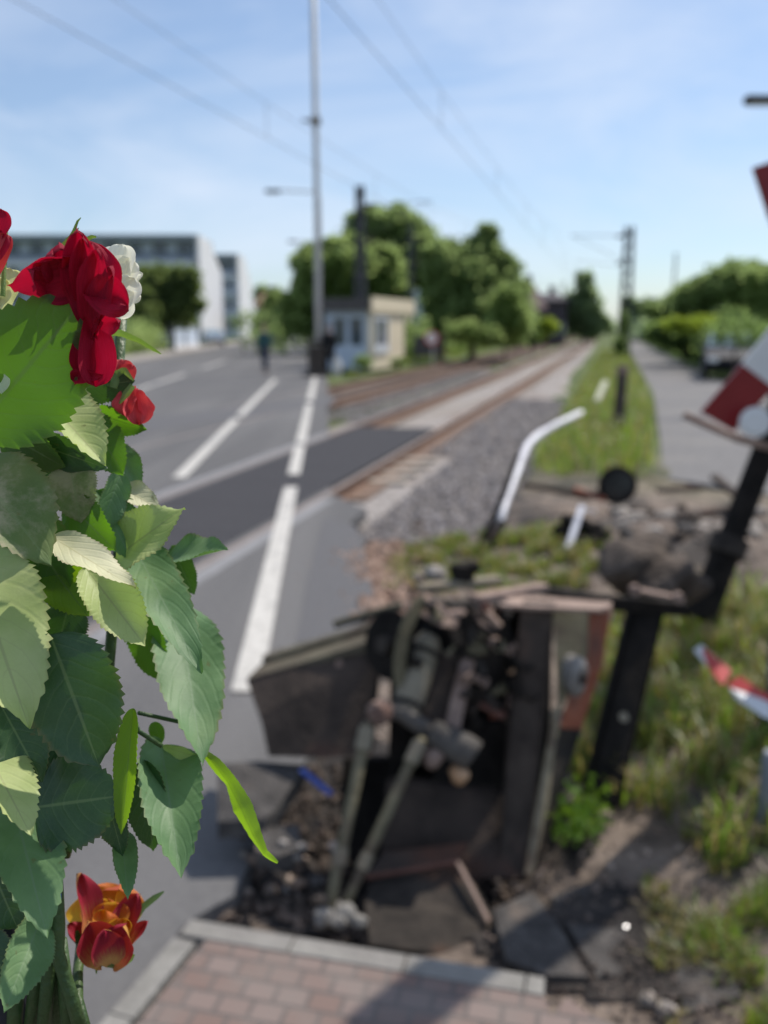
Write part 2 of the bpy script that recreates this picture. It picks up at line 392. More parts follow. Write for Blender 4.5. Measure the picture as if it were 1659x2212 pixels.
def slab_pt(rr):
    g = G(rr.uniform(1050,1640), rr.uniform(1890,2200), -.03); return Vector((g.x, g.y, max(gz(g.x, g.y)+.012, -.055) + .006*rr.random()))
M['crumb'] = mat('soil_crumb', (.07,.055,.045), (.22,.17,.14), 9, .95, detail=2)
stones('gravel', 380, slab_pt, .004, .014, M['crumb'], 8)
def pit_pt(rr):
    x, y = rr.uniform(-.5,.45), rr.uniform(2.35,3.3); return Vector((x, y, gz(x, y)+.02))
stones('gravel', 900, pit_pt, .006, .03, M['crumb'], 9)
# brick pavement with its kerb
Z_P = .09
kA, kB, kL = G(410,1985,Z_P), G(1180,2112,Z_P), G(205,2225,Z_P)
kd = (kB-kA).normalized(); kdl = (kL-kA).normalized()
def brick_mat():
    m = bpy.data.materials.new('paving_brick'); m.use_nodes = True; t = m.node_tree; n = t.nodes; l = t.links.new
    b = n['Principled BSDF']; b.inputs['Roughness'].default_value = .85
    co = n.new('ShaderNodeTexCoord'); mpn = n.new('ShaderNodeMapping'); mpn.inputs['Rotation'].default_value = (0,0,-math.atan2(kd.y, kd.x)); l(co.outputs['Object'], mpn.inputs[0])
    br = n.new('ShaderNodeTexBrick'); br.inputs['Scale'].default_value = 1; br.inputs['Brick Width'].default_value = .082; br.inputs['Row Height'].default_value = .062
    br.inputs['Mortar Size'].default_value = .006; br.inputs['Mortar Smooth'].default_value = .3; br.inputs['Bias'].default_value = -.1
    br.inputs['Color1'].default_value = (.185,.125,.105,1); br.inputs['Color2'].default_value = (.225,.175,.155,1); br.inputs['Mortar'].default_value = (.13,.11,.10,1)
    l(mpn.outputs[0], br.inputs['Vector'])
    z = n.new('ShaderNodeTexNoise'); z.inputs['Scale'].default_value = 9; z.inputs['Detail'].default_value = 7; l(co.outputs['Object'], z.inputs[0])
    r = n.new('ShaderNodeMapRange'); r.inputs[1].default_value=.4; r.inputs[2].default_value=.7; r.inputs[4].default_value=.6; l(z.outputs['Fac'], r.inputs[0])
    mx = n.new('ShaderNodeMix'); mx.data_type='RGBA'; l(r.outputs[0], mx.inputs['Factor']); l(br.outputs['Color'], mx.inputs['A']); mx.inputs['B'].default_value=(.205,.175,.155,1)
    l(mx.outputs['Result'], b.inputs['Base Color'])
    bp = n.new('ShaderNodeBump'); bp.inputs['Strength'].default_value=.6; bp.inputs['Distance'].default_value=.01; l(br.outputs['Fac'], bp.inputs['Height']); bp.invert=True; l(bp.outputs[0], b.inputs['Normal'])
    return m
M['brick'] = brick_mat()
inn = -Vector((-kd.y, kd.x, 0))
kw = .062
kperp = Vector((kdl.y, -kdl.x, 0)); kperp = kperp if kperp.dot(kd) > 0 else -kperp
pa = kA + kd*(kw*1.2) + inn*kw
pv = [pa, kB + inn*kw + kd*.0, kB + inn*.12 + kd*.02, G(1225,2150,Z_P), G(1262,2180,Z_P), G(1330,2212,Z_P), Vector((.55,1.2,0)), Vector((.5,-3,0)), kL + kdl*4 + kperp*kw]
flat('pavement', pv, Z_P-.004, M['brick'], thick=.12)
kb = MB()
ln = (kB-kA).length; k = 0; s = .0
while s < ln-.02:
    e = min(s+.30, ln); kb.prism([kA+kd*(s+.003), kA+kd*(e-.003), kA+kd*(e-.003)+inn*kw, kA+kd*(s+.003)+inn*kw], (0,0,-.17)); s = e
s = .0
for i in range(14):
    a = kA + kdl*(.02+i*.34); b_ = a + kdl*.334
    if i == 0: a = kA + kdl*.078 + kdl*.0
    kb.prism([a, b_, b_+kperp*kw, a+kperp*kw], (0,0,-.17))
kb.build('kerb', M['concrete'], kind='structure')
# ------------------------------------------------------------------ the wrecked crossing barrier and the debris round it
M['iron'] = mat('grimy_iron', (.022,.019,.017), (.058,.048,.040), 9, .85, .4, 60, spec=.2, c3=(.09,.05,.033), s3=4, r3=(.58,.72))
M['iron_brown'] = mat('brown_iron', (.032,.023,.018), (.075,.054,.042), 7, .9, .4, 50, c3=(.12,.055,.035), s3=3, r3=(.55,.7))
M['black'] = mat('sooty_black', (.011,.010,.009), (.026,.022,.019), 9, .9, .3, 60, spec=.12)
M['olive'] = mat('olive_paint', (.11,.095,.055), (.20,.175,.11), 10, .75, .3, 60, c3=(.10,.075,.05), s3=5, r3=(.55,.68))
M['olive_lt'] = mat('dusty_olive', (.19,.165,.115), (.31,.27,.20), 8, .85, .3, 60, c3=(.18,.14,.10), s3=4, r3=(.52,.68))
M['rust'] = mat('red_rust', (.22,.06,.03), (.36,.125,.07), 8, .85, .4, 50, c3=(.10,.05,.04), s3=4, r3=(.5,.7))
M['shaft_grey'] = mat('worn_shaft_steel', (.05,.045,.041), (.13,.115,.10), 8, .75, .3, 60, spec=.3)
M['rust_dk'] = mat('dark_rust', (.11,.045,.03), (.19,.09,.065), 8, .9, .4, 50)
M['pinkrust'] = mat('pale_rust', (.21,.145,.115), (.37,.27,.22), 8, .8, .4, 60, c3=(.15,.085,.065), s3=5, r3=(.52,.68))
M['greymetal'] = mat('scuffed_metal', (.17,.165,.16), (.33,.31,.29), 9, .5, .3, 60, metal=.3)
M['bluegrey'] = mat('bluish_steel', (.035,.037,.042), (.085,.083,.088), 8, .6, .2, 50, metal=.4)
M['green_dk'] = mat('dark_green_paint', (.012,.030,.028), (.03,.055,.05), 8, .5, .2, 50)
M['tan'] = mat('tan_ceramic', (.42,.22,.10), (.55,.36,.22), 8, .5, .1, 40)
M['blue'] = mat('blue_plastic', (.03,.07,.30), (.05,.10,.40), 5, .4)
M['slab'] = mat('broken_asphalt', (.045,.041,.039), (.105,.096,.090), 16, .9, .8, 60, c3=(.15,.12,.10), s3=6, r3=(.56,.72))
M['pit_brown'] = mat('road_base', (.16,.11,.08), (.30,.22,.165), 9, .95, .8, 40)
M['earth'] = mat('lumpy_earth', (.05,.038,.03), (.13,.10,.078), 9, .95, 1.0, 28, detail=8)
M['rubble'] = mat('concrete_rubble', (.26,.23,.20), (.44,.40,.36), 7, .9, .7, 40, c3=(.16,.12,.095), s3=3, r3=(.5,.68))
M['whiteplate'] = mat('white_reflective', (.62,.60,.65), (.88,.87,.90), 3, .5, 0, vec=(2,2,16), ramp=(.42,.52))
M['signred'] = mat('sign_red', (.20,.009,.013), (.25,.014,.018), 4, .35, 0)
M['signwhite'] = mat('sign_white', (.70,.70,.70), (.78,.78,.77), 4, .4, 0)

M['strip_tan'] = mat('worn_tan_edge', (.20,.165,.11), (.34,.29,.20), 9, .8, .3, 60, c3=(.12,.085,.06), s3=6, r3=(.5,.7))
M['post_dk'] = mat('dull_dark_steel', (.036,.027,.022), (.078,.06,.048), 8, .9, .4, 60, spec=.3, c3=(.12,.07,.05), s3=4, r3=(.6,.75))
# --- barrier drive: cabinet torn open, standing askew in the pit
bd = thing('barrier_drive', 'wrecked crossing barrier drive, its dark cabinet torn open, standing in the pit behind the kerb', 'barrier machine', G(960,1850,-.1))
def pr(name, pts, ext, m, parent=bd, sm=False):
    mb = MB(); mb.prism([P(*q) for q in pts], ext); return mb.build(name, m, parent, smooth=sm)
back = Vector((.16,.40,0)).normalized()           # the way the cabinet runs back
# lower front of the housing and the open space above it
pr('lower_panel', [(835,1690,2.78),(1150,1720,2.80),(1140,1893,2.60),(1000,1900,2.62),(820,1880,2.64)], back*.05, M['iron_brown'])
pr('left_side_wall', [(846,1340,3.02),(1000,1330,3.2),(960,1700,3.1),(838,1690,2.80)], back*.02, M['black'])
pr('inner_floor', [(838,1690,2.79),(1150,1718,2.82),(1185,1690,3.1),(900,1670,3.1)], Vector((0,0,-.02)), M['black'])
pr('roof_plate', [(905,1312,2.98),(1195,1310,2.97),(1200,1296,3.25),(930,1292,3.25)], Vector((0,0,-.015)), M['iron'])
pr('back_panel', [(880,1330,3.15),(1190,1318,3.15),(1185,1720,3.05),(850,1700,3.05)], back*.03, M['black'])
cp_ = MB()
cp_.prism([P(1126,1304,2.93), P(1194,1310,2.93), P(1176,1540,2.80), P(1154,1730,2.72), P(1131,1892,2.60), P(1078,1893,2.63), P(1096,1560,2.82)], back*.05)
cp_.build('corner_post', M['post_dk'], bd)
pr('side_flange', [(1194,1310,2.925),(1272,1322,3.02),(1268,1420,2.98),(1206,1545,2.83)], back*.012, M['olive'])
fl = MB(); fl.prism([P(1196,1530,2.80), P(1206,1533,2.82), P(1183,1735,2.72), P(1150,1888,2.60), P(1132,1890,2.585), P(1160,1735,2.70)], back*.02); fl.build('edge_strip', M['strip_tan'], bd)
pr('rusty_side_plate', [(1272,1320,3.04),(1320,1316,3.10),(1300,1440,3.04),(1256,1575,2.95),(1208,1572,2.88),(1240,1460,2.95)], back*.015, M['rust'])
pr('lower_side_plate', [(1208,1572,2.89),(1256,1575,2.96),(1205,1720,2.86),(1165,1860,2.75),(1150,1880,2.66),(1183,1730,2.76)], back*.03, M['iron'])
cb = MB(); c0 = P(1237,1458,2.90); ax = Vector((.62,-.78,0)); 
cb.tube([c0 + ax*-.02, c0+ax*.028, c0 + ax*.04], [.047,.047,.030], 20, squash=1.5); o = cb.build('bearing_cap', M['greymetal'], bd, smooth=False)
cb = MB(); cb.tube([c0 + ax*.04, c0+ax*.052], [.016,.012], 12, squash=1.5); cb.build('cap_stud', M['iron'], o)
# top: bars and plates
tp = MB(); tp.prism([P(1090,1296,2.95), P(1316,1312,3.06), P(1316,1322,3.06), P(1150,1316,2.92), P(1088,1306,2.94)], back*.07); tp.build('top_plate', M['pinkrust'], bd)
tp = MB(); bar(tp, P(904,1270,2.92), P(1080,1252,3.05), .05, .025, bev=.004); tp.build('top_bar', M['olive_lt'], bd)
tp = MB(); bar(tp, P(1022,1294,2.9), P(1176,1268,3.15), .05, .028, bev=.004); tp.build('top_bar', M['pinkrust'], bd)
tp = MB(); bar(tp, P(1080,1308,2.86), P(1300,1318,2.96), .03, .014, bev=.003); tp.build('top_bar', M['pinkrust'], bd)
tp = MB(); bar(tp, P(1170,1276,3.2), P(1320,1296,3.2), .03, .03, bev=.004); tp.build('top_bar', M['iron'], bd)
nb = MB()
for (x, y, D, r, h) in [(1000,1236,3.0,.040,.055),(985,1228,3.0,.022,.03),(1022,1226,3.0,.022,.034)]:
    q = P(x, y, D); nb.tube([q-Vector((0,0,h/2)), q+Vector((0,0,h/2))], [r, r*.9], 6 if r > .03 else 10)
nb.build('hex_nut', M['black'], bd)
# flywheel seen nearly edge on
fw = MB(); c0 = P(858,1392,2.90); ax = Vector((-.72,-.66,.22)).normalized()
prof = [(-.035,.06),(-.035,.135),(-.028,.152),(-.012,.148),(0,.135),(.012,.148),(.028,.152),(.035,.135),(.035,.06)]
fw.tube([c0 + ax*a for a, r in prof], [r for a, r in prof], 40); wh = fw.build('flywheel', M['green_dk'], bd, smooth=False)
fw = MB(); fw.tube([c0 - ax*.06, c0 + ax*.075], [.035,.03], 16); fw.build('hub', M['iron'], wh)
fw = MB(); fw.tube([c0 + ax*.036 , c0 + ax*.04], [.118,.116], 40); fw.build('wheel_face', M['black'], wh)
# belt guard band beside the wheel
bg_ = MB(); pts = [P(918,1296,2.88), P(893,1320,2.84), P(872,1370,2.80), P(862,1430,2.78), P(866,1480,2.77)]
for a, b in zip(pts, pts[1:]): bar(bg_, a, b, .05, .008, up=(.7,-.7,.2))
bg_.build('guard_band', M['olive'], bd)
# piston cylinder, bracket, crank shaft and struts
cy = MB(); cy.tube([P(930,1375,2.92), P(921,1396,2.90), P(873,1543,2.74), P(868,1556,2.73)], [.034,.050,.050,.036], 20); cyl = cy.build('cylinder', M['olive_lt'], bd, smooth=False)
for f_ in (.12,.88): cy = MB(); a = P(921,1396,2.90).lerp(P(873,1543,2.74), f_); d = (P(873,1543,2.74)-P(921,1396,2.90)).normalized(); cy.tube([a-d*.009, a+d*.009], .054, 20); cy.build('clamp_ring', M['iron'], cyl)
bk = MB(); pts = [P(1010,1425,2.86), P(998,1480,2.80), P(984,1540,2.76), P(975,1585,2.73)]
for a, b in zip(pts, pts[1:]): bar(bk, a, b, .05, .022, up=(0,-1,.2), bev=.004)
bk.build('bracket_arm', M['pinkrust'], bd)
bk = MB(); bk.prism([P(925,1400,2.90), P(1000,1418,2.88), P(970,1575,2.76), P(893,1552,2.76)], back*.02); bk.build('bracket_plate', M['iron_brown'], bd)
sh = MB(); sh.tube([P(815,1542,2.70), P(860,1537,2.70), P(905,1566,2.69), P(940,1585,2.68)], [.026,.026,.028,.03], 16); sh.tube([P(930,1580,2.68), P(1000,1618,2.66), P(1022,1634,2.65)], [.044,.054,.054], 20)
shaft = sh.build('crank_shaft', M['shaft_grey'], bd, smooth=True)
c0 = P(818,1541,2.68); sh = MB(); ax = (P(818,1541,2.68)-P(860,1537,2.70)).normalized(); ax = Vector((-.6,-.75,-.1)).normalized()
sh.tube([c0+ax*-.03, c0+ax*.012, c0+ax*.02], [.040,.040,.028], 20); sh.tube([c0+ax*.02, c0+ax*.034], [.02,.018], 6); sh.build('flange', M['pinkrust'], shaft)
def strut(x0, y0, d0, x1, y1, d1, r, name='strut'):
    mb = MB(); a, b = P(x0,y0,d0), P(x1,y1,d1); n = 9; pts = [a.lerp(b, i/n) for i in range(n+1)]
    mb.tube(pts, [r*(.8 if i in (0,) else 1.0 if i < 8 else .9) for i in range(n+1)], 14); o = mb.build(name, M['olive'], bd, smooth=True)
    c = MB(); p0, p1 = a.lerp(b, .03), a.lerp(b, .16); c.tube([p0, p1], r*1.35, 14); c.build('collar', M['olive_lt'], o)
    c = MB(); p0, p1 = a.lerp(b, .69), a.lerp(b, .78); c.tube([p0, p1], r*1.2, 14); c.build('collar', M['olive_lt'], o)
    return o
strut(795,1560,2.66, 712,1962,2.36, .0185)
strut(912,1592,2.65, 741,1964,2.37, .0175)
# innards
for name, x, y, D, r, m in [('bolt_head',1068,1388,2.84,.019,'pinkrust'),('bolt_head',1118,1414,2.9,.017,'olive_lt'),('bolt_head',1104,1449,2.86,.012,'tan'),('bolt_head',1122,1475,2.88,.012,'iron_brown')]:
    mb = MB(); q = P(x,y,D); d = Vector((-.1,-1,.25)).normalized(); mb.tube([q+d*-.03, q+d*.004, q+d*.012], [r,r,r*.7], 10); mb.build(name, M[m], bd)
mb = MB(); q = P(1140,1408,2.93); mb.tube([q+Vector((-.03,0,.004)), q+Vector((.03,0,-.004))], .014, 12); mb.build('limit_switch', M['greymetal'], bd)
def plate(pts, m, name, t=.02): return pr(name, pts, back*t, M[m])
plate([(905,1305,2.88),(935,1300,2.90),(992,1340,2.86),(985,1358,2.84),(950,1352,2.82),(910,1330,2.85)], 'pinkrust', 'bracket_plate')
plate([(1022,1318,2.9),(1062,1310,2.92),(1062,1330,2.88),(1082,1352,2.86),(1070,1366,2.85),(1040,1352,2.86),(1028,1336,2.88)], 'pinkrust', 'bracket_plate')
plate([(970,1310,2.98),(1090,1310,3.0),(1080,1520,2.9),(1010,1510,2.9)], 'iron', 'gear_case', .10)
plate([(900,1360,3.0),(1000,1370,3.0),(985,1560,2.9),(880,1560,2.9)], 'black', 'gear_case', .12)
plate([(1060,1540,2.9),(1085,1545,2.9),(1078,1590,2.88),(1055,1570,2.88)], 'rust', 'lug', .03)
plate([(975,1570,2.84),(1110,1560,2.86),(1120,1700,2.84),(930,1690,2.82)], 'black', 'gear_case', .10)
mb = MB()
for k, (x, y, x1, y1) in enumerate([(930,1300,1000,1440),(960,1296,1060,1400),(1010,1300,1100,1380),(1090,1330,1110,1560),(1075,1400,1150,1440),(1090,1470,1165,1500)]):
    a, b = P(x,y,2.92-.02*k), P(x1,y1,2.85); m_ = (a+b)/2 + Vector((.03,-.04,-.03)); mb.tube([a, a.lerp(m_,.6), m_, b.lerp(m_,.5), b], .007, 8)
mb.build('cable', M['black'], bd, smooth=True)
rr = random.Random(77)
for k in range(34):
    x, y = rr.uniform(905,1120), rr.uniform(1300,1560); q = P(x, y, rr.uniform(2.80,2.88)); d = Vector((rr.gauss(0,1), rr.gauss(-.6,.5), rr.gauss(0,1))).normalized(); r = rr.uniform(.006,.016); l_ = rr.uniform(.02,.07)
    mb = MB()
    if k % 3: mb.tube([q, q+d*l_], r, 8); mb.tube([q+d*l_*.8, q+d*l_], r*1.6, 6)
    else: bar(mb, q, q+d*l_*1.3, r*3, r)
    mb.build(('rod_end','bolt','lever')[k % 3], M[rr.choice(['iron','iron','black','iron_brown','pinkrust','olive','rust_dk'])], bd)
for (x, y, D, r, m, sc) in [(934,1632,2.66,.038,'pinkrust',1),(990,1670,2.64,.030,'tan',1)]:
    mb = MB(); q = P(x,y,D); mb.tube([q+Vector((-.02,.01,.012)), q+Vector((0,-.008,0)), q+Vector((.016,-.016,-.012)), q+Vector((.024,-.02,-.018))], [r*.5,r,r*.95,r*.5], 14); mb.build('terminal_knob', M[m], bd, smooth=True)

M['lid_olive'] = mat('dirty_olive_lid', (.085,.075,.05), (.16,.14,.095), 9, .85, .4, 60, c3=(.07,.05,.035), s3=4, r3=(.48,.68))
# --- torn-off housing cover on the left
hc = thing('housing_cover', 'torn-off dark brown machine cover with dusty olive top, lying tipped over the asphalt edge', 'machine cover', G(680,1680,0))
bk2 = Vector((.10,.30,.03))
mb = MB(); mb.prism([P(533,1470,3.00), P(640,1438,2.98), P(791,1391,2.96), P(818,1411,2.95), P(800,1628,2.78), P(700,1637,2.76), P(580,1634,2.78), P(562,1545,2.86)], back*.03); mb.build('front_wall', M['iron_brown'], hc)
mb = MB(); mb.prism([P(531,1467,2.998), P(640,1435,2.978), P(791,1388,2.958), P(812,1404,2.95)], bk2*.42); mb.build('top_wall', M['lid_olive'], hc)
a_, b_ = P(533,1467,3.0)+bk2*.44+Vector((0,0,.008)), P(800,1388,2.96)+bk2*.44+Vector((0,0,.008)); mb = MB(); bar(mb, a_, b_, .05, .03, bev=.005); mb.build('ridge', M['lid_olive'], hc)
a_, b_ = P(650,1420,3.0)+bk2*1.0+Vector((0,0,-.01)), P(810,1376,2.97)+bk2*1.0+Vector((0,0,-.01)); mb = MB(); bar(mb, a_, b_, .03, .03, bev=.005); mb.build('ridge', M['lid_olive'], hc)
mb = MB(); mb.prism([P(533,1470,3.005), P(562,1545,2.865), P(580,1634,2.785), P(590,1632,2.80)], bk2*.9); mb.build('side_wall', M['iron'], hc)
mb = MB(); q = P(733,1434,2.955); mb.tube([q+Vector((0,.02,0)), q+Vector((0,-.014,0))], .013, 10); mb.build('rivet', M['pinkrust'], hc)

pr('added_shade_wall', [(740,1640,2.98),(838,1640,2.98),(830,1905,2.70),(765,1895,2.72),(735,1790,2.82)], back*.03, M['black'])  # black wall added to darken the gap below the cover and shade the slab
# --- tilted steel box at the kerb
sb = thing('steel_box', 'dark rusty steel trough lying on its side in the pit, right against the kerb', 'steel box', G(930,2030,-.1))
mb = MB(); mb.prism([P(800,1898,2.52), P(985,1868,2.54), P(1050,1990,2.36), P(1062,2075,2.25), P(800,2040,2.22), P(788,1960,2.36)], Vector((.02,.05,-.01))); mb.build('side_wall', M['iron'], sb)
mb = MB(); bar(mb, P(790,1896,2.50), P(988,1862,2.52), .012, .012, bev=.002); mb.build('rim', M['rust_dk'], sb)
mb = MB(); bar(mb, P(988,1862,2.52), P(1056,1992,2.34), .014, .012, bev=.002); mb.build('rim', M['pinkrust'], sb)
mb = MB(); mb.prism([P(788,1893,2.52), P(985,1862,2.54), P(1010,1820,2.62), P(830,1840,2.62)], Vector((0,.01,-.02))); mb.build('top_wall', M['iron_brown'], sb)

# --- concrete footing of the struts
cf = MB(); 
for (x, y, D, r, s_, fl_) in [(702,1978,2.34,.040,1,.75),(748,1976,2.35,.046,2,.8),(776,1992,2.31,.032,3,.8),(728,1992,2.30,.03,4,.8)]: cf.rock(P(x,y,D), r, s_, fl_)
tag(cf.build('concrete_footing', M['concrete']), 'pale broken lump of concrete gripping the feet of two olive struts', 'concrete lump')

# --- broken slabs
def slab(pts, th, label, m='slab', name='asphalt_slab', dz=(0,0,-1)):
    mb = MB(); mb.prism(pts, Vector(dz)*th); o = mb.build(name, M[m]); return tag(o, label, 'asphalt slab', 'broken slabs in the pit')
slab([P(470,1650,2.75), P(560,1644,2.80), P(660,1652,2.82), P(600,1742,2.62), P(575,1768,2.56), P(470,1775,2.55)], .06, 'thick asphalt slab tilted up below the torn-off cover, its broken edge sunlit')
slab([P(560,1790,2.56), P(640,1780,2.60), P(655,1830,2.50), P(600,1852,2.44), P(552,1835,2.46)], .05, 'small dark asphalt slab with pale scuffs, left of the olive struts')
slab([G(1065,1965,-.02), G(1150,1925,-.05), G(1215,2010,-.04), G(1270,2110,-.05), G(1180,2105,-.04), G(1095,2075,-.03)], .10, 'cracked flat asphalt slab right of the steel trough, gap on both sides')
slab([G(1190,1935,-.05), G(1290,1900,-.06), G(1345,2000,-.06), G(1375,2100,-.07), G(1290,2110,-.06)], .10, 'second flat asphalt slab at lower right, beyond the second crack')
slab([G(1440,2010,-.05), G(1560,2030,-.05), G(1600,2150,-.06), G(1480,2190,-.07)], .08, 'dusty brownish slab half sunk in the soil at lower right')

rr = random.Random(61)
for k in range(22):
    x, y = rr.uniform(500,735), rr.uniform(1775,1950); q = P(x, y, 2.72-(y-1775)/175*.36); r = rr.uniform(.012,.034)
    mb = MB(); mb.rock(q, r, 700+k, rr.uniform(.5,.8), 2); tag(mb.build('rubble_stone', M[rr.choice(['stone_warm','rubble','slab','earth','pit_brown'])]), 'sunlit lump of broken road base heaped in the pit left of the olive struts', 'stone', 'lumps of road base in the pit')
# --- blue strip
mb = MB(); bar(mb, P(652,1663,2.70), P(716,1716,2.60), .022, .008, bev=.002); tag(mb.build('plastic_strip', M['blue']), 'bright blue plastic strip lying among the dark debris', 'plastic strip')

# --- leaning black steel post with holes
sp = thing('steel_post', 'black flat steel post with bolt holes, leaning in the grass right of the barrier drive', 'steel post', G(1305,1727,-.05))
a_, b_ = P(1303,1730,2.93), P(1408,1290,3.35)
mb = MB(); ax = (b_-a_).normalized(); wdv = Vector((1,.25,0)); wdv = (wdv - ax*wdv.dot(ax)).normalized(); nv = ax.cross(wdv).normalized(); nv = nv if nv.y > 0 else -nv
hw0, hw1 = .062, .064
mb.prism([a_-wdv*hw0, a_+wdv*hw0, b_+wdv*hw1, b_-wdv*hw1], nv*.014); mb.build('web', M['black'], sp)
mb = MB(); mb.prism([a_-wdv*hw0, a_-wdv*(hw0-.012), b_-wdv*(hw1-.012), b_-wdv*hw1], nv*.06)
mb.prism([a_+wdv*(hw0-.012), a_+wdv*hw0, b_+wdv*hw1, b_+wdv*(hw1-.012)], nv*.06); mb.build('flange', M['black'], sp)
mb = MB()
for f_ in (.955,.39): q = a_.lerp(b_, f_)-nv*.003; mb.tube([q, q-nv*.003], .019, 14)
mb.build('bolt_hole_washer', M['olive_lt'], sp)
mb = MB(); bar(mb, P(1366,1272,3.3), P(1470,1293,3.3), .05, .012, bev=.003); mb.build('top_bar', M['pinkrust'], sp)
for (x, y) in ((1372,1275),(1466,1292)):
    mb = MB(); q = P(x,y,3.27); mb.tube([q+Vector((0,.02,0)), q+Vector((0,-.012,0))], .02, 12); mb.build('bolt_head', M['pinkrust'], sp)
mb = MB(); bar(mb, P(1300,1300,3.25), P(1480,1316,3.4), .05, .05); mb.build('cross_piece', M['black'], sp)

# --- torn-out foundation lump
mb = MB()
for (x, y, D, r, s_, f_) in [(1362,1232,3.9,.165,11,.95),(1430,1250,3.8,.15,12,.8),(1470,1262,4.0,.13,13,.9),(1400,1195,4.1,.14,14,.7),(1340,1200,4.05,.10,15,.8),(1420,1282,3.7,.10,16,.7)]: mb.rock(P(x,y,D), r, s_, f_, 3)
tag(mb.build('foundation_lump', M['earth'], smooth=True), 'big dark clod of earth and torn-out foundation behind the leaning steel post', 'foundation lump')

# --- crossing sign leaning at the right edge
sg = thing('crossing_sign', 'leaning level crossing sign, dark pole with red and white cross boards, at the right edge', 'crossing sign', G(1522,1310,-.02))
a_, b_ = P(1522,1312,4.6), P(1700,850,4.95)
mb = MB(); mb.tube([a_ - (b_-a_)*.05, a_.lerp(b_,.3), a_.lerp(b_,.31), b_, b_ + (b_-a_)*.9], [.078,.076,.068,.066,.062], 24); mb.build('pole', M['black'], sg, smooth=False)
mb = MB(); q = a_.lerp(b_,.28); d = (b_-a_).normalized(); mb.tube([q-d*.05, q+d*.05], .10, 20); mb.build('clamp', M['iron'], sg)
def arm(pts_red, pts_white, D):
    e = Vector((.05,.22,0)).normalized()*.03
    mb = MB(); mb.prism([P(x, y, d) for x, y, d in pts_white], e); o = mb.build('cross_arm', M['signwhite'], sg)
    mb = MB(); mb.prism([P(x, y, d) for x, y, d in pts_red], e); mb.build('red_tip', M['signred'], o)
arm([(1603,786,4.5),(1672,838,4.5),(1585,932,4.5),(1514,890,4.5)], [(1603,786,4.5),(1760,590,4.5),(1840,650,4.5),(1672,838,4.5)], 4.5)
arm([(1626,362,4.4),(1705,335,4.4),(1740,440,4.4),(1661,470,4.4)], [(1661,470,4.4),(1740,440,4.4),(1830,640,4.4),(1750,690,4.4)], 4.4)
mb = MB(); q = P(1630,912,4.42); ax = Vector((-.1,-1,.12)).normalized(); mb.tube([q, q+ax*.012], [.075,.075], 28); mb.tube([q+ax*.012,q+ax*.018],[.06,.055],28); mb.build('reflector_disc', M['signwhite'], sg)
mb = MB(); bar(mb, P(1476,896,4.7), P(1600,950,4.6), .05, .035, bev=.005); bar(mb, P(1596,948,4.6), P(1680,970,4.6), .06, .04, bev=.005); mb.build('bracket_arm', M['pinkrust'], sg)

# --- bent reflective tube with a dark rod
bp_ = thing('bent_barrier_tube', 'bent white tube with dark rod alongside, sticking out of the ground beside the ballast', 'bent tube', G(1045,1185,-.05))
pts = [P(1078,1140,6.7), P(1092,1085,7.2), P(1112,1032,7.8), P(1128,988,8.35), P(1141,960,8.7), P(1162,940,8.95), P(1200,918,9.3), P(1256,890,9.8)]
mb = MB(); mb.tube(pts, [.024,.028,.030,.032,.033,.033,.031,.027], 16); mb.build('white_tube', M['whiteplate'], bp_, smooth=True)
mb = MB(); mb.tube([P(1030,1192,6.62), P(1060,1135,6.72), P(1092,1060,6.85), P(1120,980,6.98)], [.022,.024,.024,.02], 12); mb.build('dark_rod', M['black'], bp_, smooth=True)
mb = MB(); mb.tube([P(1060,1165,6.6), P(1086,1128,6.7)], [.035,.032], 12); mb.build('base_clamp', M['iron'], bp_)

# --- signal disc on rusty rod
sd = thing('signal_lamp', 'round black lamp head on a rusty rod, lying on the verge by the embankment grass', 'signal lamp', G(1335,1090,0))
q = P(1334,1048,8.1); ax = Vector((-.15,-.95,.1)).normalized()
mb = MB(); mb.tube([q-ax*.10, q-ax*.06, q, q+ax*.012], [.09,.155,.175,.16], 28); mb.build('lamp_head', M['black'], sd)
mb = MB(); mb.tube([q+ax*.012, q+ax*.016], [.13,.13], 28); mb.build('lens', mat('dark_lens', (.012,.012,.014), rough=.15), sd)
mb = MB(); mb.tube([P(1128,1046,8.0), P(1200,1058,8.05), P(1262,1072,8.1), P(1300,1066,8.15)], [.025,.03,.035,.035], 10); mb.build('rod', M['iron_brown'], sd)
mb = MB(); bar(mb, P(1240,1058,8.1), P(1306,1078,8.1), .12, .05, bev=.01); mb.build('bracket', M['rust'], sd)

# --- pile of dark cable and a white bar
mb = MB(); rr = random.Random(3)
for k in range(9):
    a = P(1195+rr.uniform(0,30), 1130+rr.uniform(-20,35), 6.6+rr.uniform(-.15,.15)); b = P(1290+rr.uniform(0,30), 1160+rr.uniform(-25,25), 6.4+rr.uniform(-.15,.15)); m_ = (a+b)/2+Vector((0,0,rr.uniform(-.05,.08)))
    mb.tube([a, a.lerp(m_,.55)+Vector((0,0,.01)), m_, b.lerp(m_,.55), b], .032, 8)
tag(mb.build('cable_bundle', M['black'], smooth=True), 'tangled bundle of thick black cables lying on the grass behind the machine', 'cables')
mb = MB(); bar(mb, P(1258,1093,6.5), P(1228,1182,6.2), .045, .015, bev=.004); bar(mb, P(1250,1098,6.5), P(1285,1106,6.6), .035, .015, bev=.004); tag(mb.build('white_bar', M['whiteplate']), 'short pale white bar leaning on the bundle of black cables', 'metal bar')

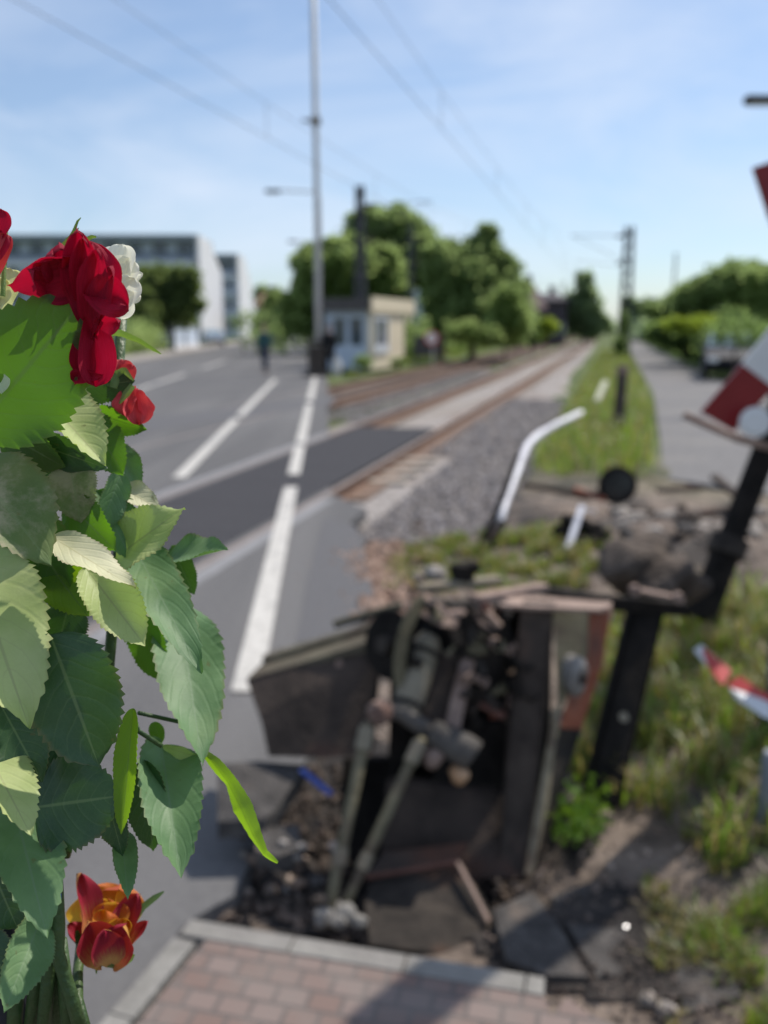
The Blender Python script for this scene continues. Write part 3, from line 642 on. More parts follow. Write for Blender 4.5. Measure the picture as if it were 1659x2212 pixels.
# --- loose bars on the rubble
for x0,y0,d0,x1,y1,d1,wd,lab in [(1543,1030,8.6,1612,1086,7.6,.075,'short dark iron bar standing out of the rubble near the leaning pole'),
                                (1462,1122,6.8,1578,1098,7.0,.07,'dark iron bar lying across the pale concrete rubble'),
                                (1420,1060,7.8,1520,1052,7.9,.06,'rusty bar lying at the far edge of the rubble')]:
    mb = MB(); bar(mb, P(x0,y0,d0), P(x1,y1,d1), wd, wd*.7, bev=.006); tag(mb.build('iron_bar', M['iron_brown']), lab, 'iron bar', 'loose iron bars')
# --- rubble heap
def rock1(x, y, D, r, s_, fl_, m, name, lab, cat, grp):
    mb = MB(); mb.rock(P(x,y,D), r, s_, fl_, 2); return tag(mb.build(name, M[m]), lab, cat, grp)
rr = random.Random(21)
for k in range(46):
    x, y = rr.uniform(1330,1640), rr.uniform(1085,1215); D = 8.4 - (y-1040)/(1260-1040)*3.3 + rr.uniform(-.2,.2)
    g = G(x, y, 0); r = rr.uniform(.04,.13)
    mb = MB(); mb.rock(Vector((g.x, g.y, gz(g.x, g.y)+r*.35)), r, 100+k, rr.uniform(.45,.75), 2)
    o = mb.build('concrete_chunk', M[rr.choice(['rubble','rubble','earth','slab'])])
    tag(o, 'chunk of broken concrete in the rubble heap left of the leaning pole', 'rubble chunk', 'chunks of the rubble heap')
rr = random.Random(5)
for k in range(16):
    x, y = rr.uniform(490,640), rr.uniform(1868,1960); g = G(x, y, -.12); r = rr.uniform(.014,.036)
    mb = MB(); mb.rock(Vector((g.x, g.y, gz(g.x,g.y)+r*.5)), r, 200+k, .7, 2); tag(mb.build('rubble_stone', M[rr.choice(['stone_warm','rubble'])]), 'pale brown stone in the pit at the corner of the kerb', 'stone', 'stones at the kerb corner')
for k in range(9):
    x, y = rr.uniform(560,660), rr.uniform(1800,1850); mb = MB(); mb.rock(P(x,y,2.5), rr.uniform(.012,.03), 260+k, .6, 2); tag(mb.build('rubble_stone', M[rr.choice(['slab','rubble'])]), 'greyish fragment of asphalt beside the small dark slab', 'stone', 'asphalt fragments by the small slab')
for k in range(14):
    x, y = rr.uniform(880,955), rr.uniform(1090,1165); g = G(x, y, 0); r = rr.uniform(.05,.10)
    mb = MB(); mb.rock(Vector((g.x,g.y,gz(g.x,g.y)+r*.5+.05)), r, 300+k, .7, 2); tag(mb.build('earth_clod', M[rr.choice(['earth','earth','iron_brown'])]), 'brown clod in the small heap on the ballast by the rail', 'clod', 'clods of the small heap')
for k, (x, y, D, r, m, lab) in enumerate([(942,1240,3.1,.055,'rubble','pale stone lying on top of the wrecked machine beside the dark nut'),(905,1248,3.15,.04,'rubble','smaller pale stone on the wrecked machine, above the wheel'),
        (1405,2165,2.05,.035,'rubble','flat pale stone near the bottom edge right of the pavement'),(1440,2180,2.0,.03,'rubble','rounded pale stone at the bottom edge, rightmost by the slab'),(1310,1760,2.85,.03,'stone_warm','tan stone at the foot of the leaning steel post')]):
    rock1(x, y, D, r, 400+k, .6, m, 'rubble_stone', lab, 'stone', None)
# glass shards with a glint
M['glass'] = mat('clear_glass_shard', (.75,.85,.85), rough=.04, spec=.8)
M['chrome'] = mat('polished_metal', (.8,.8,.82), rough=.45, metal=1.0)
for k, (x, y, z, r, lab) in enumerate([(1352,2003,-.03,.0048,'shiny metal cap glinting on the dark soil at lower right'),(1426,1848,-.05,.012,'small teal glass shard on the soil below the red and white board')]):
    q = G(x, y, z); vdir = (Vector((0,0,CAM_H)) - q).normalized(); hv = (vdir + SUNV).normalized() if k == 0 else Vector((.1,.1,1)).normalized(); mb = MB(); 
    for i in range(3): mb.tube([q + hv*(-.008+.004*i), q + hv*(-.004+.004*i)], [r*(1-.05*i), r*(.97-.1*i)], 18)
    mb.rock(q - hv*.006, r*.6, 500+k, .5, 2)
    tag(mb.build('metal_cap' if k == 0 else 'glass_shard', M['chrome'] if k == 0 else M['glass']), lab, 'metal cap' if k == 0 else 'glass shard')
# red and white board fragments in the grass
def board(pts, red, lab, z=0):
    r = thing('sign_fragment', lab, 'sign fragment', P(*pts[0]), 'broken red and white boards in the grass')
    mb = MB(); mb.prism([P(*q) for q in pts], Vector((.01,.02,-.008))); mb.build('board', M['signwhite'], r)
    mb = MB(); mb.prism([P(*q)+Vector((-.002,-.004,.002)) for q in red], Vector((.002,.004,-.0016))); mb.build('red_stripe', M['signpink'], r)
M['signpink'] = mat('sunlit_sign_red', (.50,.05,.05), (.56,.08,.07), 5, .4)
board([(1498,1404,3.75),(1514,1392,3.78),(1580,1450,3.6),(1562,1480,3.54)], [(1508,1416,3.73),(1522,1400,3.755),(1581,1449,3.6),(1561,1481,3.53)], 'narrow white-tipped red splinter of sign board in the grass, left of the wide fragment')
board([(1572,1480,3.5),(1596,1462,3.52),(1690,1522,3.35),(1690,1562,3.24),(1648,1548,3.28),(1592,1512,3.42)], [(1570,1480,3.5),(1596,1460,3.52),(1692,1520,3.35),(1690,1538,3.31),(1640,1512,3.4),(1628,1524,3.38),(1606,1500,3.44)], 'wide white sign fragment with red upper edge, at the right edge of the grass')
# round post just inside the right edge, casting its shadow over slab and pavement
po = thing('signal_post', 'tall grey post just at the right edge, casting a long shadow over the pavement', 'post', (1.68,3.52,-.08))
mb = MB(); mb.tube([(1.68,3.52,-.1),(1.68,3.52,3.2)], .085, 24); mb.build('shaft', mat('post_grey', (.20,.22,.25), (.26,.28,.31), 6, .5), po, smooth=True)
mb = MB(); mb.tube([(1.68,3.52,-.1),(1.68,3.52,.02)], .11, 24); mb.build('foot', M['iron'], po)
q = P(1652,1790,2.78); gp = thing('marker_post', 'short bluish grey post stub cut by the right edge, in front of the grass', 'post', (q.x, q.y, -.08))
mb = MB(); mb.tube([(q.x,q.y,-.1),(q.x,q.y,.24),(q.x,q.y,.265)], [.03,.03,.024], 20); mb.build('shaft', bpy.data.materials['post_grey'], gp, smooth=False)
# ------------------------------------------------------------------ the bouquet of roses (in focus)
def leaf_mat(name, top, top2, under, trans, tfac=.42, rough=.42, vein=(.30,.40,.16), dry=None, coat=.0, vstr=.42):
    m = bpy.data.materials.new(name); m.use_nodes = True; t = m.node_tree; n = t.nodes; l = t.links.new
    b = n['Principled BSDF']; b.inputs['Roughness'].default_value = rough; b.inputs['Specular IOR Level'].default_value = .45; b.inputs['Coat Weight'].default_value = coat; b.inputs['Coat Roughness'].default_value = .35
    uv = n.new('ShaderNodeUVMap'); se = n.new('ShaderNodeSeparateXYZ'); l(uv.outputs[0], se.inputs[0])
    def mth(op, a, b_=None, c=None):
        q = n.new('ShaderNodeMath'); q.operation = op
        for i, v in enumerate((a, b_, c)):
            if v is None: continue
            if hasattr(v, 'node'): l(v, q.inputs[i])
            else: q.inputs[i].default_value = v
        return q.outputs[0]
    co = n.new('ShaderNodeTexCoord')
    z0 = n.new('ShaderNodeTexNoise'); z0.inputs['Scale'].default_value = 60; z0.inputs['Detail'].default_value = 3; l(co.outputs['Object'], z0.inputs[0])
    v = mth('ABSOLUTE', mth('SUBTRACT', se.outputs[1], 0.5)); v = mth('MULTIPLY', v, 2.0)       # 0 midrib .. 1 edge
    wob = mth('MULTIPLY', mth('SUBTRACT', z0.outputs['Fac'], .5), .55)
    oi = n.new('ShaderNodeObjectInfo'); cnt = mth('ADD', mth('MULTIPLY', oi.outputs['Random'], 2.6), 6.2)
    ph = mth('ADD', mth('SUBTRACT', mth('MULTIPLY', se.outputs[0], cnt), mth('MULTIPLY', mth('POWER', v, 1.35), 2.3)), wob)
    tri = mth('ABSOLUTE', mth('SUBTRACT', mth('FRACT', ph), .5))                                # 0 on a side vein
    def sm(x, a, b_):
        q = n.new('ShaderNodeMapRange'); q.interpolation_type = 'SMOOTHSTEP'; q.inputs[1].default_value = a; q.inputs[2].default_value = b_; l(x, q.inputs[0]); return q.outputs[0]
    side = mth('SUBTRACT', 1, sm(tri, .0, .085)); mid = mth('SUBTRACT', 1, sm(v, .012, .055))
    side = mth('MULTIPLY', side, mth('SUBTRACT', 1, mth('MULTIPLY', v, .55)))
    vor = n.new('ShaderNodeTexVoronoi'); vor.feature = 'DISTANCE_TO_EDGE'; vor.inputs['Scale'].default_value = 420; l(co.outputs['Object'], vor.inputs['Vector'])
    fine = mth('SUBTRACT', 1, sm(vor.outputs['Distance'], .0, .12))
    vm = mth('MINIMUM', mth('ADD', mth('ADD', mth('MULTIPLY', side, .35), mid), mth('MULTIPLY', fine, .10)), 1.0)
    zz = n.new('ShaderNodeTexNoise'); zz.inputs['Scale'].default_value = 45; zz.inputs['Detail'].default_value = 6; l(co.outputs['Object'], zz.inputs[0])
    r = n.new('ShaderNodeValToRGB'); r.color_ramp.elements[0].position = .34; r.color_ramp.elements[1].position = .66; r.color_ramp.elements[0].color = (*top,1); r.color_ramp.elements[1].color = (*top2,1); l(zz.outputs['Fac'], r.inputs[0]); colr = r.outputs[0]
    def mix(f, a, b_):
        q = n.new('ShaderNodeMix'); q.data_type = 'RGBA'
        if hasattr(f, 'node'): l(f, q.inputs['Factor'])
        else: q.inputs['Factor'].default_value = f
        for k, x in (('A', a), ('B', b_)):
            if hasattr(x, 'node'): l(x, q.inputs[k])
            else: q.inputs[k].default_value = (*x, 1)
        return q.outputs['Result']
    zl = n.new('ShaderNodeTexNoise'); zl.noise_dimensions = '4D'; zl.inputs['Scale'].default_value = 24; zl.inputs['Detail'].default_value = 5; l(co.outputs['Object'], zl.inputs['Vector']); l(oi.outputs['Random'], zl.inputs['W'])
    colr = mix(mth('MULTIPLY', sm(zl.outputs['Fac'], .50, .72), .45), colr, tuple(min(.8, q*k_) for q, k_ in zip(top2, (1.7,1.35,1.2))))
    zs = n.new('ShaderNodeTexNoise'); zs.inputs['Scale'].default_value = 170; zs.inputs['Detail'].default_value = 2; l(co.outputs['Object'], zs.inputs['Vector'])
    colr = mix(mth('MULTIPLY', sm(zs.outputs['Fac'], .70, .76), .5), colr, (.16,.10,.04))
    colr = mix(mth('MULTIPLY', sm(mth('ADD', v, mth('MULTIPLY', zl.outputs['Fac'], .35)), 1.06, 1.22), .5), colr, (.22,.15,.06))
    rm = n.new('ShaderNodeMapRange'); rm.inputs[3].default_value = rough-.12; rm.inputs[4].default_value = rough+.22; l(zl.outputs['Fac'], rm.inputs[0]); l(rm.outputs[0], b.inputs['Roughness'])
    if dry:
        zd = n.new('ShaderNodeTexNoise'); zd.inputs['Scale'].default_value = 22; zd.inputs['Detail'].default_value = 8; zd.inputs['Roughness'].default_value = .7; l(co.outputs['Object'], zd.inputs[0])
        colr = mix(sm(zd.outputs['Fac'], .44, .60), colr, dry)
    ge = n.new('ShaderNodeNewGeometry')
    colr = mix(ge.outputs['Backfacing'], colr, under)
    colr = mix(mth('MULTIPLY', vm, vstr), colr, vein)
    l(colr, b.inputs['Base Color'])
    hgt = mth('ADD', mth('MULTIPLY', sm(tri, 0, .22), .40), mth('ADD', mth('MULTIPLY', vor.outputs['Distance'], .25), mth('MULTIPLY', zz.outputs['Fac'], .7)))
    bp = n.new('ShaderNodeBump'); bp.inputs['Strength'].default_value = .22; bp.inputs['Distance'].default_value = .0012; l(hgt, bp.inputs['Height']); l(bp.outputs[0], b.inputs['Normal'])
    tr = n.new('ShaderNodeBsdfTranslucent'); l(mix(mth('MULTIPLY', sm(zl.outputs['Fac'], .40, .68), .35), mix(mth('MULTIPLY', vm, .62), trans, tuple(q*.30 for q in trans)), tuple(q*k_ for q, k_ in zip(trans, (.55,.7,1)))), tr.inputs['Color']); 
    ms = n.new('ShaderNodeMixShader'); ms.inputs[0].default_value = tfac; l(b.outputs[0], ms.inputs[1]); l(tr.outputs[0], ms.inputs[2]); l(ms.outputs[0], n['Material Output'].inputs['Surface'])
    return m
LM = {
 'green': leaf_mat('rose_leaf_green', (.050,.105,.022), (.085,.16,.040), (.17,.26,.12), (.16,.38,.010), .45),
 'deep':  leaf_mat('rose_leaf_deep', (.026,.066,.030), (.050,.105,.050), (.14,.22,.12), (.10,.26,.012), .20, .36),
 'blue':  leaf_mat('rose_leaf_glaucous', (.10,.20,.085), (.18,.305,.14), (.20,.31,.16), (.14,.34,.03), .28, .52, vein=(.27,.38,.22), vstr=.4),
 'pale':  leaf_mat('rose_leaf_faded', (.44,.54,.20), (.58,.65,.30), (.36,.46,.20), (.38,.56,.05), .36, .5, vein=(.42,.42,.20)),
 'cream': leaf_mat('rose_leaf_withered', (.55,.54,.34), (.66,.62,.42), (.42,.46,.22), (.30,.42,.04), .2, .55, vein=(.40,.36,.16)),
 'dry':   leaf_mat('rose_leaf_dry', (.10,.16,.055), (.17,.22,.09), (.20,.25,.10), (.18,.30,.02), .3, .6, dry=(.46,.40,.27)),
 'lime':  leaf_mat('rose_leaf_lime', (.12,.22,.03), (.17,.28,.05), (.20,.30,.08), (.30,.52,.01), .6, .45),
}
def petal_mat(name, c1, c2, trans, tfac=.35, base=None, edge=None, rough=.55, sheen=.35, back=None):
    m = bpy.data.materials.new(name); m.use_nodes = True; t = m.node_tree; n = t.nodes; l = t.links.new
    b = n['Principled BSDF']; b.inputs['Roughness'].default_value = rough; b.inputs['Specular IOR Level'].default_value = .3
    b.inputs['Sheen Weight'].default_value = sheen; b.inputs['Sheen Tint'].default_value = (*[min(1, q*1.4+.05) for q in c2], 1)
    co = n.new('ShaderNodeTexCoord'); uv = n.new('ShaderNodeUVMap'); se = n.new('ShaderNodeSeparateXYZ'); l(uv.outputs[0], se.inputs[0])
    mpn = n.new('ShaderNodeMapping'); mpn.inputs['Scale'].default_value = (2, 16, 1); l(uv.outputs[0], mpn.inputs[0])
    z = n.new('ShaderNodeTexNoise'); z.inputs['Scale'].default_value = 2.2; z.inputs['Detail'].default_value = 5; l(mpn.outputs[0], z.inputs[0])
    r = n.new('ShaderNodeValToRGB'); r.color_ramp.elements[0].position=.3; r.color_ramp.elements[1].position=.7; r.color_ramp.elements[0].color=(*c1,1); r.color_ramp.elements[1].color=(*c2,1); l(z.outputs['Fac'], r.inputs[0]); c = r.outputs[0]
    def mix(f, a, b_):
        q = n.new('ShaderNodeMix'); q.data_type='RGBA'; l(f, q.inputs['Factor'])
        for k, x in (('A',a),('B',b_)):
            if hasattr(x,'node'): l(x, q.inputs[k])
            else: q.inputs[k].default_value=(*x,1)
        return q.outputs['Result']
    ad = n.new('ShaderNodeMath'); ad.operation='MULTIPLY_ADD'; l(z.outputs['Fac'], ad.inputs[0]); ad.inputs[1].default_value=.5; l(se.outputs[0], ad.inputs[2])
    def rng(a, b_):
        q = n.new('ShaderNodeMapRange'); q.interpolation_type='SMOOTHSTEP'; q.inputs[1].default_value=a; q.inputs[2].default_value=b_; l(ad.outputs[0], q.inputs[0]); return q.outputs[0]
    if base: c = mix(rng(.45,.98), base, c)
    if edge: c = mix(rng(.88,1.10), c, edge)
    if back:
        ge = n.new('ShaderNodeNewGeometry'); c = mix(ge.outputs['Backfacing'], c, back)
    l(c, b.inputs['Base Color'])
    bp = n.new('ShaderNodeBump'); bp.inputs['Strength'].default_value=.25; bp.inputs['Distance'].default_value=.002; l(z.outputs['Fac'], bp.inputs['Height']); l(bp.outputs[0], b.inputs['Normal'])
    tr = n.new('ShaderNodeBsdfTranslucent'); tr.inputs['Color'].default_value=(*trans,1)
    ms = n.new('ShaderNodeMixShader'); ms.inputs[0].default_value=tfac; l(b.outputs[0], ms.inputs[1]); l(tr.outputs[0], ms.inputs[2]); l(ms.outputs[0], n['Material Output'].inputs['Surface'])
    return m
PM = {
 'red': petal_mat('petal_red', (.22,.003,.022), (.44,.008,.045), (.62,.004,.035), .34, rough=.75, sheen=.25),
 'pink': petal_mat('petal_coral', (.60,.05,.07), (.75,.10,.12), (.7,.06,.06), .35),
 'white': petal_mat('petal_white', (.84,.83,.72), (.90,.89,.80), (.92,.92,.78), .5, sheen=.1),
 'cream': petal_mat('petal_cream', (.66,.66,.38), (.76,.75,.48), (.75,.78,.35), .45, sheen=.1),
 'flame_in': petal_mat('petal_flame_inner', (.60,.32,.03), (.72,.48,.08), (.78,.46,.04), .38, base=(.70,.55,.14), edge=(.60,.14,.03), back=(.5,.06,.05)),
 'flame': petal_mat('petal_flame', (.28,.004,.035), (.42,.02,.05), (.45,.04,.02), .24, base=(.66,.46,.14), edge=(.28,.008,.03), back=(.60,.30,.06)),
}
GREEN_STEM = mat('rose_stem', (.035,.075,.022), (.075,.125,.04), 30, .45, .2, 200, trans=(.1,.2,.01), tfac=.1)
SEPAL = mat('rose_sepal', (.12,.20,.06), (.22,.32,.12), 40, .5, .2, 200, trans=(.25,.42,.04), tfac=.3)

def patch(bx, by, tx, ty, hw, db=.43, dt=.43, roll=0, fold=.12, bend=0., cup=0., wave=.05, serr=.085, prof='leaf', teeth=20, sag=(0,0), seed=0, thick=0, rows=None, pw=7):
    """a leaf or petal from its base to its tip (picture points at depths db, dt), hw half width in picture units;
    roll turns it about its midrib, fold lifts its halves, bend bows the midrib towards the viewer"""
    rr = random.Random(seed*7+int(bx*3+by)); B, Tp = Cd(bx, by, db), Cd(tx, ty, dt)
    ln = (Tp-B).length; dm = (db+dt)/2; W = hw*dm/FPX
    vdir = ((B+Tp)/2 - Vector((0,0,CAM_H))).normalized()
    tg = (Tp-B).normalized(); side0 = tg.cross(vdir).normalized(); nrm0 = side0.cross(tg).normalized()
    if nrm0.dot(vdir) > 0: nrm0 = -nrm0                       # towards the viewer
    rows = rows or 110; cols = 13
    ctrl = (B+Tp)/2 + nrm0*bend*ln + side0*sag[0]*ln + tg*sag[1]*ln
    ph = [rr.uniform(0,6) for _ in range(6)]
    vs = []; uv = []; fs = []
    for i in range(rows+1):
        u = i/rows
        c = B*(1-u)**2 + ctrl*2*u*(1-u) + Tp*u*u
        tq = ((ctrl-B)*(1-u) + (Tp-ctrl)*u).normalized()
        sd = tq.cross(vdir); sd = (sd if sd.length > .05 else side0).normalized(); sd = sd if sd.dot(side0) > 0 else -sd
        rl = roll + .12*sin(2.5*u+ph[0])
        Q = Quaternion(tq, rl); sd = Q @ sd; nr = sd.cross(tq).normalized()
        if (Q @ nrm0).dot(nr) < 0: nr = -nr
        if prof == 'leaf': wd = (u**.55)*((1-u)**.80)/.4525 * (1-.35*smooth(.86,1,u))
        elif prof == 'narrow': wd = (u**.6)*((1-u)**.6)/.435
        elif prof == 'petal': wd = max(.16*(1-u)**2, (min(1, u*1.25)**.75))*max(0, 1-u**pw)**.55
        else: wd = sin(pi*min(1, .08+u*.92))**.8
        if prof == 'leaf' or prof == 'narrow':
            sw = (u*teeth) % 1.0; 
        else: sw = 0
        for j in range(cols):
            v = -1 + 2*j/(cols-1); a = abs(v)
            e = wd
            if serr and prof == 'leaf' and a > .99: e = wd + serr*(sw-.35)*min(1, u*6, (1-u)*7)*(.45+1.1*((int(u*teeth)*.618+ph[4]*(1 if v > 0 else 1.7)) % 1))
            y = v*W*e
            h = a**1.5*fold*W*wd*2 + cup*W*(v*v)*wd + wave*W*(sin(7*u+ph[1]+(0 if v > 0 else 2))*a**2*.8 + .5*sin(15*u+ph[2]+(1.5 if v > 0 else 0))*a**3)
            if prof == 'petal': h += W*wave*(1.1*sin(4*v+ph[3])*u**3 + .55*sin(9*v+ph[4]+3*u)*u**5)
            vs.append(c + sd*y*cos(min(1, abs(fold))*.5) + nr*h); uv.append((u, (v+1)/2))
    for i in range(rows):
        for j in range(cols-1):
            q = (i*cols+j, (i+1)*cols+j, (i+1)*cols+j+1, i*cols+j+1); fs.append(q)
    # wind so that the front faces the viewer side of the leaf
    p0, p1, p2 = vs[(rows//2)*cols+5], vs[(rows//2+1)*cols+5], vs[(rows//2)*cols+6]
    fn = (p1-p0).cross(p2-p0); want = Quaternion(tg, roll) @ nrm0
    if fn.dot(want) < 0: fs = [f[::-1] for f in fs]
    mb = MB(); mb.add(vs, fs); mb.uv = uv; return mb

bq = thing('rose_bouquet', 'bouquet of red, white and orange roses with large serrated leaves, filling the left edge', 'bouquet', Cd(60, 2000, .46))
LEAVES = [
 # bx, by, tx, ty, hw, db, dt, roll, fold, bend, kind, under?
 dict(a=(-62,938,188,640,150), d=(.396,.394), roll=.06, fold=.05, bend=.03, m='green', u=0, lab='large bright green leaf glowing with the sun behind it'),
 dict(a=(84,846,229,1004,78), d=(.455,.415), roll=-.55, fold=.30, bend=.10, m='pale'),
 dict(a=(-70,985,112,1222,112), d=(.425,.405), roll=-.35, fold=.16, bend=.22, m='dry', lab='dusty half-dried leaf'),
 dict(a=(112,1160,293,1272,54), d=(.425,.405), roll=-.75, fold=.12, bend=.08, m='cream', lab='withered cream-coloured leaf'),
 dict(a=(186,1228,314,1396,64), d=(.435,.43), roll=-.25, fold=.30, bend=.10, m='pale'),
 dict(a=(-60,1215,64,1575,128), d=(.450,.390), roll=-.15, fold=.14, bend=.30, m='pale', lab='pale leaf bending over, its upper half sunlit'),
 dict(a=(108,1370,214,1655,120), d=(.415,.415), roll=.15, fold=.06, bend=.10, m='deep', lab='dark green rounded leaf'),
 dict(a=(285,1172,436,1456,66), d=(.495,.430), roll=-.35, fold=.14, bend=.18, m='blue', lab='long grey-green leaf with a sheen'),
 dict(a=(385,1302,438,1655,84), d=(.535,.455), roll=-.25, fold=.14, bend=.10, m='blue'),
 dict(a=(362,1210,492,1186,60), d=(.505,.485), roll=-.95, fold=.2, bend=.12, m='blue'),
 dict(a=(250,1204,398,1096,72), d=(.47,.46), roll=-.6, fold=.15, bend=.25, m='pale'),
 dict(a=(262,1020,214,1152,40), d=(.465,.46), roll=-.4, fold=.2, bend=.10, m='blue'),
 dict(a=(262,1052,345,1102,34), d=(.475,.47), roll=-.7, fold=.2, bend=.10, m='cream'),
 dict(a=(202,892,318,928,36), d=(.475,.47), roll=.25, fold=.2, bend=.06, m='green'),
 dict(a=(196,905,268,1028,52), d=(.465,.455), roll=.35, fold=.12, bend=.10, m='green'),
 dict(a=(148,842,292,822,46), d=(.465,.465), roll=.2, fold=.1, bend=.05, m='deep'),
 dict(a=(330,1560,350,1606,18), d=(.49,.49), roll=.2, fold=.1, bend=.05, m='green'),
 dict(a=(288,1530,262,1802,30), d=(.425,.42), roll=.35, fold=.35, bend=.06, m='lime', lab='narrow lime green leaf seen edge-on'),
 dict(a=(348,1608,391,1898,76), d=(.485,.425), roll=-.30, fold=.30, bend=.16, m='blue', lab='hanging grey-green leaf with strong veins'),
 dict(a=(70,1745,268,1718,112), d=(.432,.425), roll=.10, fold=.04, bend=.05, m='deep'),
 dict(a=(-45,1590,68,1806,80), d=(.435,.388), roll=-.65, fold=.12, bend=.12, m='pale'),
 dict(a=(0,1520,92,1690,66), d=(.43,.425), roll=.1, fold=.1, bend=.08, m='deep'),
 dict(a=(18,1690,103,2028,88), d=(.460,.392), roll=-.25, fold=.16, bend=.14, m='blue', lab='long grey-green leaf with toothed edge low on the left'),
 dict(a=(88,1985,8,2188,58), d=(.45,.41), roll=-.3, fold=.2, bend=.16, m='blue'),
 dict(a=(263,1792,276,1944,30), d=(.455,.425), roll=-.3, fold=.3, bend=.08, m='blue'),
 dict(a=(10,935,232,1012,52), d=(.455,.45), roll=.3, fold=.1, bend=.05, m='deep'),
 dict(a=(40,960,170,1060,60), d=(.46,.455), roll=.3, fold=.1, bend=.05, m='deep'),
 # fillers behind
 dict(a=(90,1200,190,1330,60), d=(.45,.45), roll=.15, fold=.1, bend=.1, m='lime'),
 dict(a=(60,1180,225,1330,70), d=(.46,.46), roll=.3, fold=.1, bend=.05, m='green'),
 dict(a=(150,1300,120,1420,60), d=(.465,.465), roll=.3, fold=.1, bend=.05, m='deep'),
 dict(a=(300,1330,345,1470,46), d=(.50,.495), roll=.4, fold=.1, bend=.05, m='green'),
 dict(a=(120,1610,190,1760,80), d=(.445,.44), roll=.25, fold=.1, bend=.05, m='deep'),
 dict(a=(40,1590,150,1740,70), d=(.45,.45), roll=.3, fold=.1, bend=.05, m='deep'),
 dict(a=(315,1640,330,1840,52), d=(.46,.46), roll=.45, fold=.2, bend=.05, m='deep'),
 dict(a=(230,1720,265,1850,36), d=(.44,.44), roll=.3, fold=.1, bend=.05, m='deep'),
 dict(a=(150,1000,175,1130,60), d=(.455,.45), roll=.1, fold=.15, bend=.15, m='dry'),
 dict(a=(240,960,300,1060,40), d=(.485,.48), roll=-.3, fold=.2, bend=.1, m='blue'),
 dict(a=(210,1060,285,1210,60), d=(.47,.465), roll=-.2, fold=.15, bend=.14, m='blue'),
 dict(a=(140,1080,250,1190,56), d=(.455,.45), roll=.35, fold=.1, bend=.1, m='green'),
 dict(a=(30,1100,150,1280,80), d=(.45,.45), roll=.35, fold=.1, bend=.1, m='green'),
 dict(a=(0,930,140,1010,60), d=(.45,.45), roll=.4, fold=.1, bend=.1, m='green'),
 dict(a=(20,700,60,860,70), d=(.46,.46), roll=.4, fold=.1, bend=.1, m='deep'),
 dict(a=(-40,1330,40,1520,80), d=(.44,.44), roll=.2, fold=.1, bend=.1, m='deep'),
 dict(a=(-30,1850,40,2010,70), d=(.44,.44), roll=.3, fold=.1, bend=.1, m='deep'),
 dict(a=(-50,2010,30,2130,50), d=(.445,.44), roll=.2, fold=.1, bend=.1, m='deep'),
 dict(a=(175,880,215,1010,45), d=(.48,.475), roll=.3, fold=.1, bend=.1, m='deep'),
 dict(a=(370,1180,420,1285,36), d=(.51,.51), roll=.3, fold=.1, bend=.1, m='deep'),
 dict(a=(352,1612,440,1640,22), d=(.47,.47), roll=.8, fold=.1, bend=.1, m='pale'),
]
for k, q in enumerate(LEAVES):
    mb = patch(*q['a'], db=q['d'][0], dt=q['d'][1], roll=q['roll'], fold=q['fold'], bend=q['bend'], wave=.13, seed=k, teeth=17+k % 6)
    o = mb.build('leaf', LM[q['m']], bq, smooth=True)
    if 'lab' in q: o['label'] = q['lab']
# the twisted narrow leaf on the right
def ribbon(pts, hws, ds, rolls, m, name='leaf', lab=None, par=None):
    mb = MB(); n = len(pts); vs = []; uv = []
    K = 40
    def at(arr, u):
        x = u*(n-1); i = min(int(x), n-2); f = x-i; f = f*f*(3-2*f)*.5+f*.5; return arr[i]*(1-f)+arr[i+1]*f
    P3 = [Cd(x, y, d) for (x, y), d in zip(pts, ds)]
    for i in range(K+1):
        u = i/K; c = at(P3, u); c2 = at(P3, min(1, u+.02)); c1 = at(P3, max(0, u-.02)); tg = (c2-c1).normalized()
        vd = (c-Vector((0,0,CAM_H))).normalized(); sd = Quaternion(tg, at(rolls, u)) @ tg.cross(vd).normalized(); wv = at(hws, u)*at(ds, u)/FPX
        for j in range(7):
            v = -1+2*j/6; vs.append(c + sd*wv*v*(1+.05*(i % 2)) + sd.cross(tg)*abs(v)*wv*.35); uv.append((u, (v+1)/2))
    fs = [(i*7+j, i*7+j+1, (i+1)*7+j+1, (i+1)*7+j) for i in range(K) for j in range(6)]
    mb.add(vs, fs); mb.uv = uv; o = mb.build(name, m, par or bq, smooth=True)
    if lab: o['label'] = lab
    return o
ribbon([(438,1622),(462,1650),(492,1690),(520,1745),(545,1800),(570,1846),(600,1864)], [5,15,22,24,20,14,3], [.47,.468,.465,.46,.46,.455,.455], [.2,.6,1.0,.5,.8,1.1,.6], LM['lime'], lab='twisted narrow leaf pointing down over the wreck')
ribbon([(225,716),(262,722),(300,738),(330,756),(348,765)], [8,9,8,6,1.5], [.46,.455,.455,.455,.455], [.5,.7,.9,.9,.9], SEPAL, 'sepal')
ribbon([(7,640),(10,580),(16,520),(14,492),(20,478)], [6,5,4,3,1], [.41]*5, [.5]*5, SEPAL, 'sepal')

# --- blooms
def bloom(label, par=bq):
    o = bpy.data.objects.new('rose_bloom', None); o.empty_display_size = .02; COL.objects.link(o); o.parent = par; o['label'] = label; return o
class Petals:
    def __init__(s): s.mb = MB(); s.mb.uv = []
    def add(s, p): s.mb.add(p.v, p.f); s.mb.uv += p.uv; return s
def ptl(*a, **k):
    k.setdefault('serr', 0); k.setdefault('prof', 'petal'); k.setdefault('wave', .12); k.setdefault('rows', 34); return patch(*a, **k)
